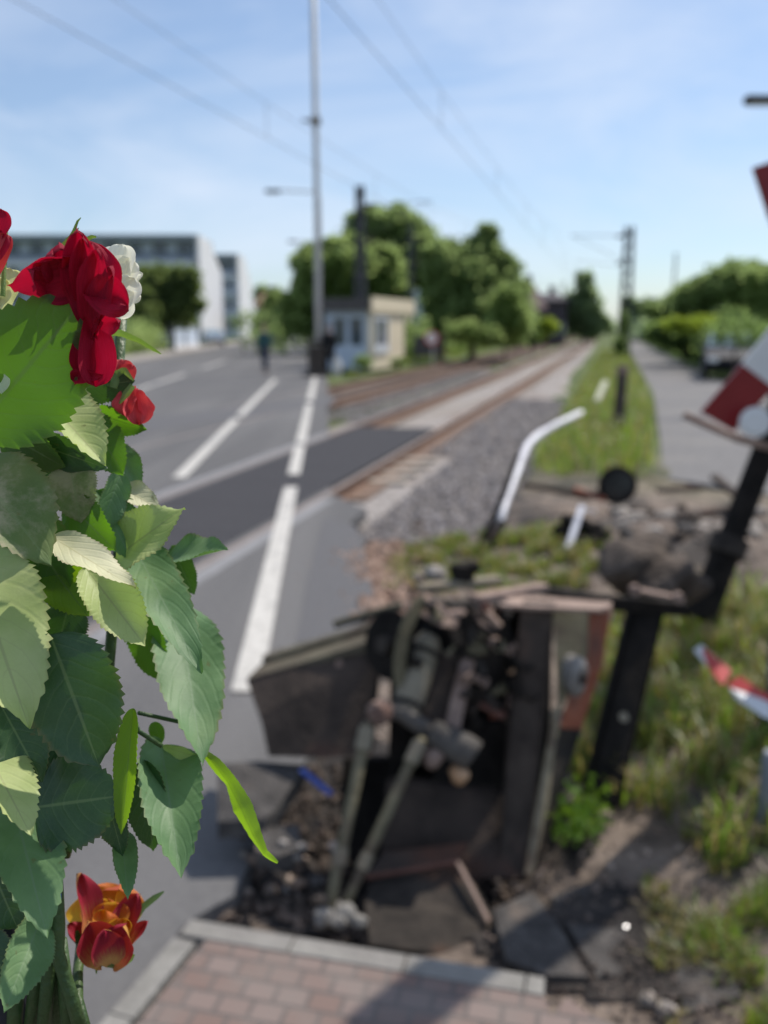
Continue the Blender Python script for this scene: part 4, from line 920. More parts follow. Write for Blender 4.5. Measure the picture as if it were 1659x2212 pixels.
# big red rose hanging open behind the bright leaf
b = Petals()
for q, kw in [((196,730,196,522,84), dict(db=.400,dt=.384,roll=0,cup=.12,bend=.03,seed=15,pw=3.5,wave=.2)),
              ((150,640,128,530,66), dict(db=.401,dt=.381,roll=.1,cup=.12,bend=.03,seed=16,pw=3,wave=.2)),
              ((24,622,200,572,76), dict(db=.392,dt=.386,roll=.5,cup=.15,bend=.06,seed=1,pw=6,wave=.16)),
              ((165,655,166,496,56), dict(db=.400,dt=.374,roll=.25,cup=.25,bend=.04,seed=8,pw=2.2,wave=.2)),
              ((118,636,112,545,62), dict(db=.400,dt=.378,roll=.10,cup=.15,bend=.04,seed=2,pw=2.4,wave=.18)),
              ((130,640,66,582,54), dict(db=.400,dt=.380,roll=.2,cup=.15,bend=.05,seed=14,pw=2.0,wave=.16)),
              ((188,690,180,512,46), dict(db=.397,dt=.373,roll=-.2,cup=.3,bend=.08,seed=12,pw=2.0,wave=.2)),
              ((194,735,212,536,48), dict(db=.399,dt=.373,roll=-.35,cup=.25,bend=.10,seed=3,pw=2.2,wave=.22)),
              ((206,730,236,575,42), dict(db=.397,dt=.376,roll=-.6,cup=.3,bend=.10,seed=9,pw=2.4,wave=.2)),
              ((190,625,276,664,60), dict(db=.388,dt=.382,roll=-.40,cup=.18,bend=.18,seed=4,pw=2.4,wave=.22)),
              ((205,700,260,694,32), dict(db=.390,dt=.386,roll=.2,cup=.25,bend=.15,seed=10,pw=3,wave=.2)),
              ((196,596,208,836,42), dict(db=.3985,dt=.398,roll=-.25,cup=.4,bend=.06,seed=5,pw=10,wave=.25)),
              ((186,660,186,822,34), dict(db=.400,dt=.399,roll=.35,cup=.3,bend=.06,seed=6,pw=6,wave=.2)),
              ((224,812,160,820,20), dict(db=.398,dt=.399,roll=.3,cup=.5,bend=.2,seed=7,pw=7,wave=.4))]:
    b.add(ptl(*q, **kw))
br = bloom('big red rose with drooping outer petals')
b.mb.build('petals', PM['red'], br, smooth=True)
for pts in ([(150,520),(160,500),(168,478),(175,470)], [(128,540),(150,515),(165,500),(170,492)], [(185,520),(198,512),(206,512),(208,514)]):
    ribbon(pts, [5,4,2.5,.8], [.397]*4, [.4]*4, SEPAL, 'sepal', par=br)
b = Petals()
for q, kw in [((-40,560,2,452,40), dict(db=.41,dt=.405,roll=-.3,cup=.4,bend=.2,seed=11)), ((-50,610,6,500,44), dict(db=.412,dt=.405,roll=-.4,cup=.4,bend=.2,seed=12))]: b.add(ptl(*q, **kw))
br = bloom('red rose cut by the left edge'); b.mb.build('petals', PM['red'], br, smooth=True)
b = Petals().add(ptl(-22,620,16,506,26, db=.408,dt=.404,roll=-.3,cup=.4,bend=.15,seed=13)); b.mb.build('outer_petals', PM['pink'], br, smooth=True)
b = Petals()
for q, kw in [((262,660,252,530,40), dict(db=.445,dt=.44,roll=.2,cup=.4,bend=.2,seed=21)), ((260,650,266,528,34), dict(db=.44,dt=.435,roll=-.2,cup=.5,bend=.15,seed=22)),
              ((240,640,285,560,36), dict(db=.44,dt=.435,roll=-.4,cup=.3,bend=.2,seed=23)), ((250,680,290,600,34), dict(db=.44,dt=.432,roll=-.3,cup=.4,bend=.2,seed=24)),
              ((262,600,262,690,34), dict(db=.442,dt=.44,roll=.1,cup=.3,bend=.15,seed=25)), ((262,625,308,590,14), dict(db=.44,dt=.436,roll=-.3,cup=.5,bend=.1,seed=26)), ((268,640,305,640,15), dict(db=.44,dt=.436,roll=.3,cup=.6,bend=.4,seed=27)),
              ((225,700,232,560,40), dict(db=.45,dt=.447,roll=.3,cup=.4,bend=.1,seed=28))]: b.add(ptl(*q, **kw))
br = bloom('creamy white rose half hidden behind the big red one'); b.mb.build('petals', PM['white'], br, smooth=True)
b = Petals()
for q, kw in [((0,690,22,580,44), dict(db=.43,dt=.425,roll=-.3,cup=.4,bend=.2,seed=31)), ((-30,690,8,600,40), dict(db=.426,dt=.42,roll=-.3,cup=.4,bend=.2,seed=32)), ((-30,700,-6,640,30), dict(db=.42,dt=.42,roll=-.3,cup=.4,bend=.2,seed=33))]: b.add(ptl(*q, **kw))
br = bloom('cream rose at the left edge'); b.mb.build('petals', PM['cream'], br, smooth=True)
b = Petals().add(ptl(-30,800,4,850,30, db=.395,dt=.392,roll=-.2,cup=.4,bend=.2,seed=34)); br = bloom('white rose just showing at the left edge'); b.mb.build('petals', PM['white'], br, smooth=True)
# two coral buds
def bud(base, tip, hw, d, mt, lab, seed):
    b = Petals(); (x0,y0),(x1,y1) = base, tip; sx, sy = (y1-y0), -(x1-x0); ll = math.hypot(sx, sy); sx, sy = sx/ll, sy/ll
    for k, (o_, dz, rl) in enumerate([(0,.012,0),(-.45,.004,.7),(.45,.004,-.7),(-.2,-.006,.4),(.25,-.006,-.4)]):
        b.add(ptl(x0+sx*hw*o_*.4, y0+sy*hw*o_*.4, x1+sx*hw*o_*.5, y1+sy*hw*o_*.5, hw*.92, db=d+dz*.5, dt=d+dz*.8, roll=rl, cup=.55, bend=.25, seed=seed+k))
    br = bloom(lab); b.mb.build('petals', mt, br, smooth=True)
    for k, o_ in enumerate((-.7,.1,.8)):
        ribbon([(x0+sx*hw*o_*.5, y0+sy*hw*o_*.5), (x0+(x1-x0)*.3+sx*hw*o_, y0+(y1-y0)*.3+sy*hw*o_), (x0+(x1-x0)*.62+sx*hw*o_*1.1, y0+(y1-y0)*.62+sy*hw*o_*1.1)], [5,6,1], [d-.006]*3, [.2]*3, SEPAL, 'sepal', par=br)
    return br
def coral(lab, items):
    b = Petals()
    for q, kw in items: b.add(ptl(*q, **kw))
    br = bloom(lab); b.mb.build('petals', PM['pink'], br, smooth=True); return br
br = coral('coral rosebud just below the big red rose', [((262,836,262,776,26), dict(db=.472,dt=.468,roll=.2,cup=.5,bend=.25,seed=41)), ((272,834,284,786,24), dict(db=.470,dt=.466,roll=-.3,cup=.5,bend=.25,seed=42,pw=3)), ((250,832,250,784,20), dict(db=.47,dt=.467,roll=.5,cup=.5,bend=.2,seed=43))])
ribbon([(246,838),(252,812),(268,800),(288,822)], [8,10,7,2], [.462]*4, [.3]*4, SEPAL, 'sepal', par=br)
ribbon([(240,834),(236,812),(232,790)], [7,8,2], [.464]*3, [.2]*3, SEPAL, 'sepal', par=br)
br = coral('coral rosebud hanging lower, its open side facing the road', [((288,834,300,918,36), dict(db=.474,dt=.468,roll=-.2,cup=.3,bend=.2,seed=51,wave=.2)), ((284,836,268,898,30), dict(db=.472,dt=.466,roll=.3,cup=.4,bend=.25,seed=52,wave=.2)), ((294,840,318,902,22), dict(db=.476,dt=.472,roll=-.5,cup=.4,bend=.2,seed=53))])
ribbon([(286,832),(272,850),(258,872)], [7,8,2], [.464]*3, [.3]*3, SEPAL, 'sepal', par=br)
# half-open flame-coloured rose near the bottom
FD = .51
def fl_(items):
    b = Petals()
    for q, kw in items: b.add(ptl(*q, **kw))
    return b
inner = fl_([((228,2070,200,1912,74), dict(db=FD+.012,dt=FD+.020,roll=.25,cup=-.3,bend=-.15,seed=61,wave=.2)), ((236,2070,258,1915,70), dict(db=FD+.012,dt=FD+.022,roll=-.25,cup=-.3,bend=-.15,seed=62,wave=.2)),
              ((226,2070,216,1940,48), dict(db=FD-.004,dt=FD+.008,roll=.1,cup=-.4,bend=.05,seed=65,wave=.2)), ((236,2070,252,1950,44), dict(db=FD-.006,dt=FD+.006,roll=-.2,cup=.4,bend=.10,seed=66,wave=.2)),
              ((215,2060,222,1965,34), dict(db=FD-.008,dt=FD-.002,roll=.3,cup=.4,bend=.12,seed=72,wave=.25)), ((250,2060,268,1985,34), dict(db=FD-.008,dt=FD-.002,roll=-.4,cup=.4,bend=.12,seed=73,wave=.25))])
outer = fl_([((205,2072,170,1886,50), dict(db=FD,dt=FD-.002,roll=.55,cup=.35,bend=.14,seed=63,pw=2.6,wave=.15)), ((252,2068,300,1930,44), dict(db=FD,dt=FD+.004,roll=-.55,cup=.35,bend=.14,seed=64,pw=3,wave=.15)),
              ((222,2082,190,1990,58), dict(db=FD-.008,dt=FD-.020,roll=.25,cup=.35,bend=.22,seed=67,pw=3.5)), ((242,2082,268,2000,54), dict(db=FD-.008,dt=FD-.020,roll=-.35,cup=.35,bend=.22,seed=68,pw=3.5)),
              ((236,2084,226,2010,46), dict(db=FD-.012,dt=FD-.026,roll=0,cup=.3,bend=.25,seed=69,pw=4)), ((268,2050,320,1990,24), dict(db=FD+.002,dt=FD,roll=-.5,cup=.4,bend=.2,seed=70,pw=2)),
              ((196,2062,148,1995,34), dict(db=FD+.002,dt=FD-.002,roll=.6,cup=.4,bend=.2,seed=71,pw=3))])
br = bloom('half-open rose in yellow, orange and dark red near the bottom'); inner.mb.build('inner_petals', PM['flame_in'], br, smooth=True); outer.mb.build('outer_petals', PM['flame'], br, smooth=True)
ribbon([(228,2080),(260,2086),(282,2072),(290,2062)], [10,9,6,2], [FD-.012]*4, [.4]*4, SEPAL, 'sepal', par=br)
ribbon([(205,2076),(180,2050),(172,2030),(166,2010)], [10,12,9,3], [FD-.01]*4, [.3]*4, GREEN_STEM, 'sepal', par=br)
ribbon([(288,1990),(310,1960),(335,1940),(354,1926)], [7,8,7,2], [FD+.01]*4, [.5]*4, LM['deep'], 'sepal', par=br)
ribbon([(220,2080),(208,2090),(208,2104)], [6,4,1], [FD-.01]*3, [.3]*3, SEPAL, 'sepal', par=br)
# --- stems and ties
def stem(pts, r, ds, m=None):
    mb = MB(); mb.tube([Cd(x, y, d) for (x, y), d in zip(pts, ds)], r, 12); return mb.build('stem', m or GREEN_STEM, bq, smooth=True)
stem([(116,1840),(122,1920),(126,2000),(124,2060),(150,2140),(176,2230)], .0034, [.45]*6)
stem([(175,2040),(168,2100),(168,2160),(190,2240)], .0028, [.50,.49,.47,.46])
stem([(60,1700),(100,1850),(112,2000),(104,2120),(92,2240)], .0036, [.455]*5)
stem([(30,1800),(70,1980),(80,2100),(64,2240)], .0036, [.46]*5)
stem([(128,2030),(140,2120),(150,2240)], .0038, [.46,.458,.455])
stem([(100,2000),(120,2110),(126,2240)], .0036, [.465]*3)
stem([(20,2050),(34,2150),(30,2260)], .004, [.46]*3)
stem([(288,1545),(300,1580),(350,1612)], .0012, [.45]*3)
stem([(200,700),(190,900),(170,1200),(150,1500),(130,1800)], .003, [.47,.475,.475,.475,.46])
stem([(262,690),(250,900),(260,1150),(230,1500),(140,1850)], .003, [.49]*5)
stem([(440,1600),(390,1560),(345,1550),(300,1540)], .0011, [.475,.475,.475,.46])
stem([(400,1310),(360,1250),(300,1180),(262,1150)], .0014, [.49,.49,.485,.48])
M['tie'] = mat('blue_tie', (.03,.22,.62), (.05,.32,.75), 30, .35)
mb = MB(); c0 = Cd(118,1917,.446); mb.tube([c0+Vector((-.006,0,.004)), c0+Vector((.002,-.002,.001)), c0+Vector((.001,-.001,-.006))], .0022, 8); o = mb.build('cable_tie', M['tie'], bq, smooth=True)
mb = MB(); mb.tube([Cd(30,2240,.47), Cd(10,2080,.47), Cd(-30,1900,.47)], .012, 12); tag(mb.build('railing_post', mat('dark_blue_post', (.012,.014,.022), rough=.5)), 'dark post at the bottom left corner, behind the bouquet stems', 'post')
# ------------------------------------------------------------------ vegetation
def fol(name, c1, c2, tr, tf=.3, sc=.7): return mat(name, c1, c2, sc, .6, 0, trans=tr, tfac=tf, spec=.25, ramp=(.38,.62), detail=3)
M['fol'] = fol('foliage', (.070,.105,.034), (.115,.160,.055), (.44,.58,.22), .54)
M['fol_l'] = fol('foliage_light', (.080,.12,.028), (.13,.18,.055), (.48,.62,.22), .55)
M['fol_y'] = fol('foliage_yellowish', (.13,.18,.025), (.20,.26,.045), (.46,.58,.06), .5)
M['fol_d'] = fol('foliage_dark', (.032,.055,.020), (.055,.088,.032), (.32,.46,.14), .5)
M['fol_o'] = fol('foliage_olive', (.050,.078,.026), (.088,.115,.045), (.32,.42,.13), .5)
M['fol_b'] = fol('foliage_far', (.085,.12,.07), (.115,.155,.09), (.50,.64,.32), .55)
M['bark'] = mat('bark', (.06,.045,.035), (.13,.10,.08), 6, .95, .8, 30)
def grow(rr, mb, c, r, count, leaf, clumps):
    "leaf-sized faces in clumps spread through an ellipsoid"
    cl = []
    while len(cl) < clumps:
        d = Vector((rr.uniform(-1,1), rr.uniform(-1,1), rr.uniform(-1,1)))
        if .25 < d.length < 1: d = d*(.78/ max(d.length, .6)) if d.length > .8 else d; cl.append(Vector((d.x*r[0], d.y*r[1], d.z*r[2])))
    for k in range(count):
        q = cl[k % clumps]; s = .33*min(r)*(.6+.8*((k % clumps)*.37 % 1))
        g = Vector((rr.gauss(0,1), rr.gauss(0,1), rr.gauss(0,.8))); g = g.normalized()*s*rr.random()**.5*1.45
        p = Vector(c)+q+g
        if rr.random() < .38:
            d_ = Vector((rr.gauss(0,1), rr.gauss(0,1), rr.gauss(0,1))).normalized()*rr.random()**.45; p = Vector(c)+Vector((d_.x*r[0], d_.y*r[1], d_.z*r[2]))*1.04
        a = Vector((rr.gauss(0,1), rr.gauss(0,1), rr.gauss(0,1))).normalized(); b = a.orthogonal().normalized(); b = Quaternion(a, rr.uniform(0,6)) @ b; nn = a.cross(b); l_ = leaf*rr.uniform(.8,1.9)
        mb.add([p, p+a*l_*.5+b*l_*.32, p+a*l_, p+a*l_*.5-b*l_*.32+nn*l_*.1], [(0,1,2,3)])
def tree(name, label, cat, px, ybase_D, blobs, m, leaf=.25, dens=420, trunk=.16, group=None, seed=0, part='crown', twigs=True):
    "blobs: (x, y, half width, half height) in picture units at distance D"
    D = ybase_D; k = D/FPX; rr = random.Random(seed+int(px)); base = G(px, 900); b0 = P(px, 705, D); root = thing(name, label, cat, (b0.x, b0.y, -.08), group)
    mb = MB(); more = []
    for (x, y, hw, hh) in blobs:
        for _ in range(5):
            a_ = rr.uniform(0, 2*pi); more.append((x+hw*1.02*cos(a_), y+hh*1.0*sin(a_), hw*rr.uniform(.22,.42), hh*rr.uniform(.22,.42)))
    tops0 = blobs; blobs = list(blobs) + ([q for q in more if q[1]+q[3] < 742] if part == 'crown' else [])
    for (x, y, hw, hh) in blobs:
        c = P(x, y, D + rr.uniform(-.5,.5)*hw*k); vol = hw*hh/900.0
        grow(rr, mb, c, (hw*k, min(hw, hh*1.3)*k, hh*k), int(dens*1.8*(max(1, vol*1.2) if (x, y, hw, hh) in tops0 else max(.22, vol*1.3))), leaf*D/55, max(9, int(13+vol*4)))
    mb.build(part, m, root)
    tb = MB(); tops = [P(x, y, D) for x, y, hw, hh in tops0]
    ax0 = Vector((b0.x, b0.y, -.1)); mid = Vector((b0.x, b0.y, max(.3, min(t.z for t in tops))*.7))
    tb.tube([ax0, (ax0+mid)/2 + Vector((.05,0,0)), mid], [trunk, trunk*.85, trunk*.7], 8)
    for t in tops: tb.tube([mid, mid.lerp(t, .5)+Vector((0,0,.2)), t], [trunk*.6, trunk*.4, trunk*.15], 6)
    tb.build('trunk', M['bark'], root); return root
GT = 'trees behind the kiosk'
tree('leafy_tree','broad round green tree just behind the kiosk and the tall grey pole','tree',745,60,[(700,585,56,46),(760,575,62,46),(815,595,52,52),(685,645,58,52),(760,650,74,52),(830,655,48,52),(662,690,40,34),(740,545,46,26)],M['fol_l'],.26,520,.2,GT,1)
tree('leafy_tree','tallest green tree, round crown rising highest behind the kiosk','tree',835,74,[(835,492,66,40),(790,515,44,44),(882,515,46,48),(860,560,50,42),(905,545,34,36)],M['fol'],.26,560,.25,GT,2)
tree('leafy_tree','loose pale green tree with gaps of sky, right of the tallest crown','tree',930,66,[(930,548,36,34),(955,565,34,36),(915,585,26,30)],M['fol_l'],.24,330,.15,GT,3)
tree('leafy_tree','dark dense tree with a pointed top on the right, beside the tracks','tree',1020,52,[(1052,528,26,30),(1035,560,52,40),(985,580,56,48),(1000,610,66,60),(975,650,50,60),(1065,610,52,52),(1095,655,44,54),(1030,680,84,48),(955,570,38,40),(1120,690,30,34)],M['fol'],.24,560,.2,GT,4)
tree('bush','bright green bush at the foot of the dark tree beside the track','bush',1090,47,[(1095,660,38,46),(1100,705,45,36),(1060,720,40,26),(1120,690,26,40)],M['fol_l'],.2,420,.06,'bushes by the far track',5,'leaves')
tree('bush','low light green bush between kiosk and dark tree','bush',1025,46,[(1000,715,42,24),(1045,722,40,20)],M['fol_l'],.2,330,.05,'bushes by the far track',6,'leaves')
tree('bush','yellowish bush in front of the dark house beside the track','bush',1178,62,[(1180,705,24,18),(1165,716,22,14)],M['fol_y'],.2,300,.05,'bushes by the far track',7,'leaves')
tree('bush','small dark cone-shaped bush left of the yellowish bush','bush',1152,58,[(1150,714,14,26)],M['fol_d'],.2,300,.05,'bushes by the far track',8,'leaves')
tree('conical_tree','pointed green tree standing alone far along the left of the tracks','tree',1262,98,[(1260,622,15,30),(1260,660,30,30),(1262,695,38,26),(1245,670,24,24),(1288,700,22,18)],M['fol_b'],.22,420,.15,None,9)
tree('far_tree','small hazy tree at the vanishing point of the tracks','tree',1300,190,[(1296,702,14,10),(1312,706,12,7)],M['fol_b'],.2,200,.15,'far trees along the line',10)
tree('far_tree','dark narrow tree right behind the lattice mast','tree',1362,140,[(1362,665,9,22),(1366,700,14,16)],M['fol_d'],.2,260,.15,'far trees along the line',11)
GR = 'trees right of the path'
tree('leafy_tree','tallest tree of the right-hand row, its crown above the parked car','tree',1600,44,[(1590,606,54,40),(1640,630,62,50),(1555,630,52,44),(1600,690,80,50),(1500,650,44,40),(1530,690,50,40)],M['fol'],.22,620,.2,GR,12)
tree('leafy_tree','green tree at the far right edge behind the sign boards','tree',1680,40,[(1670,620,50,46),(1690,690,60,60)],M['fol_l'],.22,420,.2,GR,13)
tree('leafy_tree','middle-sized tree in the right-hand row, left of the tallest','tree',1480,62,[(1490,655,46,36),(1440,676,40,26),(1520,680,44,36),(1470,700,50,30)],M['fol'],.24,420,.18,GR,14)
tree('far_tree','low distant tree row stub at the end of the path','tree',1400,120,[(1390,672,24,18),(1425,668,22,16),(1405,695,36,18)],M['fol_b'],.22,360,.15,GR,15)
tree('hedge','dark hedge edging the path on its right, up to the parked car','hedge',1480,40,[(1420,716,30,22),(1455,722,36,28),(1490,736,42,34),(1535,740,40,36),(1590,745,50,30),(1650,745,50,34)],M['fol_d'],.2,520,.06,None,16,'leaves')
tree('bush','sunlit yellow-green bush on top of the hedge above the car','bush',1560,37,[(1520,700,46,20),(1600,722,40,18),(1460,700,34,14)],M['fol_y'],.18,300,.05,None,17,'leaves')
GL = 'trees in front of the long building'
tree('leafy_tree','olive brown tree in front of the long building, just left of its white gable','tree',372,66,[(345,610,40,36),(395,625,36,40),(330,655,34,36),(385,670,46,36)],M['fol_o'],.24,420,.16,GL,18)
tree('leafy_tree','dark shrubby tree half hidden behind the white rose','tree',300,64,[(290,650,34,40),(310,680,30,30)],M['fol_o'],.24,320,.14,GL,19)
def hedge_line(name, lab, cat, pts, m, r, h, n, leaf, seed, group=None):
    root = thing(name, lab, cat, (pts[0][0], pts[0][1], -.05), group); rr = random.Random(seed); mb = MB()
    for k in range(len(pts)-1):
        a, b = Vector((*pts[k], 0)), Vector((*pts[k+1], 0)); m_ = max(2, int((b-a).length/(r*1.1)))
        for i in range(m_):
            c = a.lerp(b, (i+.5)/m_); hh = h*rr.uniform(.8,1.1); grow(rr, mb, c+Vector((0,0,hh*.5)), (r, r, hh*.52), int(n), leaf, 9)
    mb.build('leaves', m, root); tb = MB()
    for q in pts: tb.tube([(q[0], q[1], -.1), (q[0], q[1], h*.6)], .05, 6)
    tb.build('stems', M['bark'], root); return root
hedge_line('hedge','light green hedge along the left sidewalk','hedge',[(aline(y)-11.6, y) for y in (44,50,57,63)],M['fol_l'],1.1,2.3,330,.2,20)
def tl(n, s): q = T(n, s); return (q.x, q.y)
hedge_line('hedge','dense green undergrowth below the trees right of the kiosk','hedge',[tl(-13.2,44),tl(-12.2,52),tl(-11.8,60)],M['fol'],1.4,2.6,420,.2,44)
hedge_line('hedge','dark undergrowth behind the kiosk and the tall pole','hedge',[(-9.5,62),(-5,60),(-1,58)],M['fol'],1.8,3.4,420,.24,45)
hedge_line('hedge','row of bright green shrubs along the left of the farther track','hedge',[tl(-12,62),tl(-11.5,90),tl(-11.5,130)],M['fol_l'],1.7,3.0,320,.3,40)
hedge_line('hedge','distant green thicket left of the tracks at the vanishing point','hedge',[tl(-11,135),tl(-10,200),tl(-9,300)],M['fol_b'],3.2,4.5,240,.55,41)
hedge_line('hedge','green undergrowth along the right side of the path','hedge',[tl(4.4,34),tl(4.3,60),tl(4.6,110)],M['fol_d'],1.3,2.2,300,.22,42)
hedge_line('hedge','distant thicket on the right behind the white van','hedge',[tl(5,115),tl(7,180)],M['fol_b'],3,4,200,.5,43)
tree('leafy_tree','green tree in front of the red-roofed house at the far end of the road','tree',600,92,[(604,665,26,26),(596,690,36,26),(628,698,24,20),(575,695,20,22)],M['fol_l'],.24,360,.14,None,21)
tree('leafy_tree','tall dark green tree behind the red-roofed house','tree',572,125,[(575,645,26,22),(600,668,22,22)],M['fol'],.24,260,.14,None,22)
tree('bush','green bush at the near corner of the kiosk','bush',788,34.5,[(786,782,20,13)],M['fol'],.14,260,.03,'bushes at the kiosk wall',23,'leaves')
tree('bush','yellowish bush in front of the beige kiosk wall','bush',860,36,[(862,783,18,9)],M['fol_l'],.14,220,.03,'bushes at the kiosk wall',24,'leaves')

tree('bush','leafy boughs hanging over the roof of the dark parked car','bush',1590,28.5,[(1560,728,40,17),(1615,736,40,20)],M['fol_d'],.12,420,.04,None,50,'leaves')
# --- grass
def gm(name, a, b, tr): return mat(name, a, b, 3.5, .42, 0, trans=tr, tfac=.42, spec=.5, detail=3)
M['grass'] = gm('grass_green', (.07,.125,.018), (.14,.20,.04), (.25,.35,.05))
M['grass_b'] = gm('grass_bright', (.10,.21,.018), (.15,.26,.028), (.36,.56,.03))
M['grass_dry'] = gm('grass_dry', (.22,.19,.07), (.34,.28,.13), (.42,.36,.10))
def grass(name, label, fn, n, h0, h1, wd, ms, seed, lean=.35):
    rr = random.Random(seed); mbs = [MB() for _ in ms]
    for _ in range(n):
        q = fn(rr)
        if q is None: continue
        mb = mbs[min(int(rr.random()**1.3*len(ms)), len(ms)-1)]
        h = rr.uniform(h0, h1); az = rr.uniform(0, 2*pi); d = Vector((cos(az), sin(az), 0)); sd = Vector((-d.y, d.x, 0))*wd*rr.uniform(.6,1.3); l1 = lean*rr.uniform(.2,1.3)
        a = q + d*h*l1*.35 + Vector((0,0,h*.6)); b = q + d*h*l1 + Vector((0,0,h*(1-.25*l1)))
        mb.add([q-sd, q+sd, a+sd*.75, a-sd*.75, b], [(0,1,2,3),(3,2,4)])
    big = MB()
    for i, mb in enumerate(mbs): big.cur = i; big.add(mb.v, mb.f)
    o = big.build(name, [M[m] for m in ms], kind='stuff'); o['label'] = label; o['category'] = 'grass'; return o
def gpt(x0,x1,y0,y1,z=None):
    def f(rr):
        x, y = rr.uniform(x0,x1), rr.uniform(y0,y1); g = G(x, y, -.04); return Vector((g.x, g.y, (gz(g.x, g.y) if z is None else z)))
    return f
def inpoly(poly, x, y):
    c = False
    for i in range(len(poly)):
        (x0,y0),(x1,y1) = poly[i], poly[i-1]
        if (y0 > y) != (y1 > y) and x < (x1-x0)*(y-y0)/(y1-y0)+x0: c = not c
    return c
def gpoly(poly, clump=0.0, cs=9.0):
    xs = [p[0] for p in poly]; ys = [p[1] for p in poly]; ws = [G(x, y, -.05) for x, y in poly]
    wp = [(q.x, q.y) for q in ws]; X0, X1 = min(q[0] for q in wp), max(q[0] for q in wp); Y0, Y1 = min(q[1] for q in wp), max(q[1] for q in wp)
    def f(rr):
        for _ in range(60):
            x, y = rr.uniform(X0,X1), rr.uniform(Y0,Y1)
            if inpoly(wp, x, y) and nz2(x, y, cs) > clump*rr.uniform(.2,1.4)-.0: return Vector((x, y, gz(x, y)))
        return None
    return f
grass('grass', 'rough green and yellowing grass right of the leaning steel post', gpoly([(1215,1700),(1330,1330),(1480,1330),(1760,1300),(1760,1860),(1540,1880),(1420,1760),(1250,1730)], .0), 5600, .04, .25, .0045, ['grass','grass_dry','grass_b','grass_dry','grass_dry'], 1, .8)
grass('grass', 'thin grass on the soil at the lower right corner', gpoly([(1500,1960),(1760,1850),(1760,2260),(1560,2212),(1480,2050)], .05), 1600, .03, .11, .003, ['grass','grass_dry','grass_b'], 2, .7)
grass('grass', 'sparse dry grass on the brown soil right of the flat slabs', gpoly([(1390,1900),(1560,1870),(1640,1960),(1620,2200),(1440,2212),(1400,2050)], -.1), 900, .02, .08, .0028, ['grass_dry','grass_dry','grass'], 12, .9)
grass('grass', 'yellowish short grass strip behind the wrecked machine', gpoly([(830,1290),(850,1210),(980,1170),(1060,1180),(1200,1150),(1320,1200),(1320,1300),(1100,1300)], .05), 5000, .03, .12, .006, ['grass','grass_dry','grass_b','grass_dry','grass_dry'], 3, .8)
def emb(rr):
    s = 8.6 + 60*rr.random()**2.0; n = rr.uniform(-.95, 1.05); q = T(n, s); q.z = gz(q.x, q.y)
    if n > .5+.5*min(1, max(0, (s-11)/12)) or s < 10.2+max(0, n)*.4 or nz2(q.x, q.y, 5) < -.45*rr.random()-.05: return None
    if s < 11 and n < -.9+(11-s)*.5: return None
    return q
grass('grass', 'tall green grass on the strip between ballast and path', emb, 15000, .06, .34, .010, ['grass','grass_dry','grass_b','grass','grass_dry'], 4, .6)
def bank(rr):
    s = 30 + 150*rr.random()**1.7; n = rr.uniform(-17,-9.6); q = T(n, s); q.z = gz(q.x, q.y)-.02
    return q if q.x > aline(q.y)+1.2 else None
grass('grass', 'green grass bank left of the farther track', bank, 9000, .12, .5, .03, ['grass','grass_b','grass','grass_dry'], 5, .5)
def bankL(rr):
    y = 38+110*rr.random()**1.5; x = aline(y)-11-rr.uniform(0,4.5); return Vector((x, y, gz(x,y)))
grass('grass', 'mown grass beside the left sidewalk', bankL, 4000, .1, .3, .03, ['grass','grass_b','grass_dry'], 6, .5)
# bright weed by the steel post
wd = thing('weed', 'bright green leafy weed at the foot of the leaning steel post', 'weed', G(1255,1810,-.06))
mb = MB(); rr = random.Random(9)
for k in range(420):
    q = P(rr.gauss(1252,26), rr.gauss(1778,34), rr.uniform(2.72,2.95)); a = Vector((rr.gauss(0,1), rr.gauss(0,1), rr.gauss(.4,.8))).normalized(); b = a.orthogonal().normalized(); l_ = rr.uniform(.018,.045)
    mb.add([q, q+a*l_*.5+b*l_*.28, q+a*l_, q+a*l_*.5-b*l_*.28], [(0,1,2,3)])
mb.build('leaves', M['grass_b'], wd)
mb = MB()
for k in range(9):
    q = G(1255,1830,-.07); mb.tube([q, q+Vector((rr.gauss(0,.03), rr.gauss(0,.03), .07)), P(rr.gauss(1252,22), rr.gauss(1765,26), 2.84)], .003, 5)
mb.build('stems', M['grass'], wd)

# ------------------------------------------------------------------ masts, poles, wires
M['polegrey'] = mat('pale_grey_pole', (.55,.535,.53), (.65,.63,.62), 3, .55, .1)
M['steel_dk'] = mat('dark_mast_steel', (.05,.05,.056), (.10,.10,.11), 4, .8, .1)
M['wood_dk'] = mat('weathered_wood', (.045,.035,.028), (.10,.08,.065), 6, .9, .4)
# tall pole
b0 = G(690,812); tpole = thing('tall_pole', 'very tall pale grey pole with a small bracket, standing on a dark base', 'pole', b0)
mb = MB(); mb.tube([b0, b0+Vector((0,0,6)), b0+Vector((-.03,0,14.5))], [.115,.105,.09], 16); mb.build('shaft', M['polegrey'], tpole, smooth=True)
mb = MB(); q = P(682,262,31.9); mb.box(q+Vector((0,-.05,0)), (.34,.28,.22), bev=.03); bar(mb, q+Vector((-.15,0,0)), q+Vector((-.45,0,.04)), .08, .08); mb.build('bracket', mat('bracket_grey', (.26,.23,.20), rough=.6), tpole)
mb = MB(); mb.box(b0+Vector((-.12,.0,.55)), (.5,.45,1.0), Rz(.3), bev=.04); mb.box(b0+Vector((-.12,0,.05)), (.8,.7,.1), Rz(.3)); mb.box(b0+Vector((-.1,0,1.16)), (.45,.36,.12), Rz(.3), bev=.03); mb.build('machine_base', M['wood_dk'], tpole)
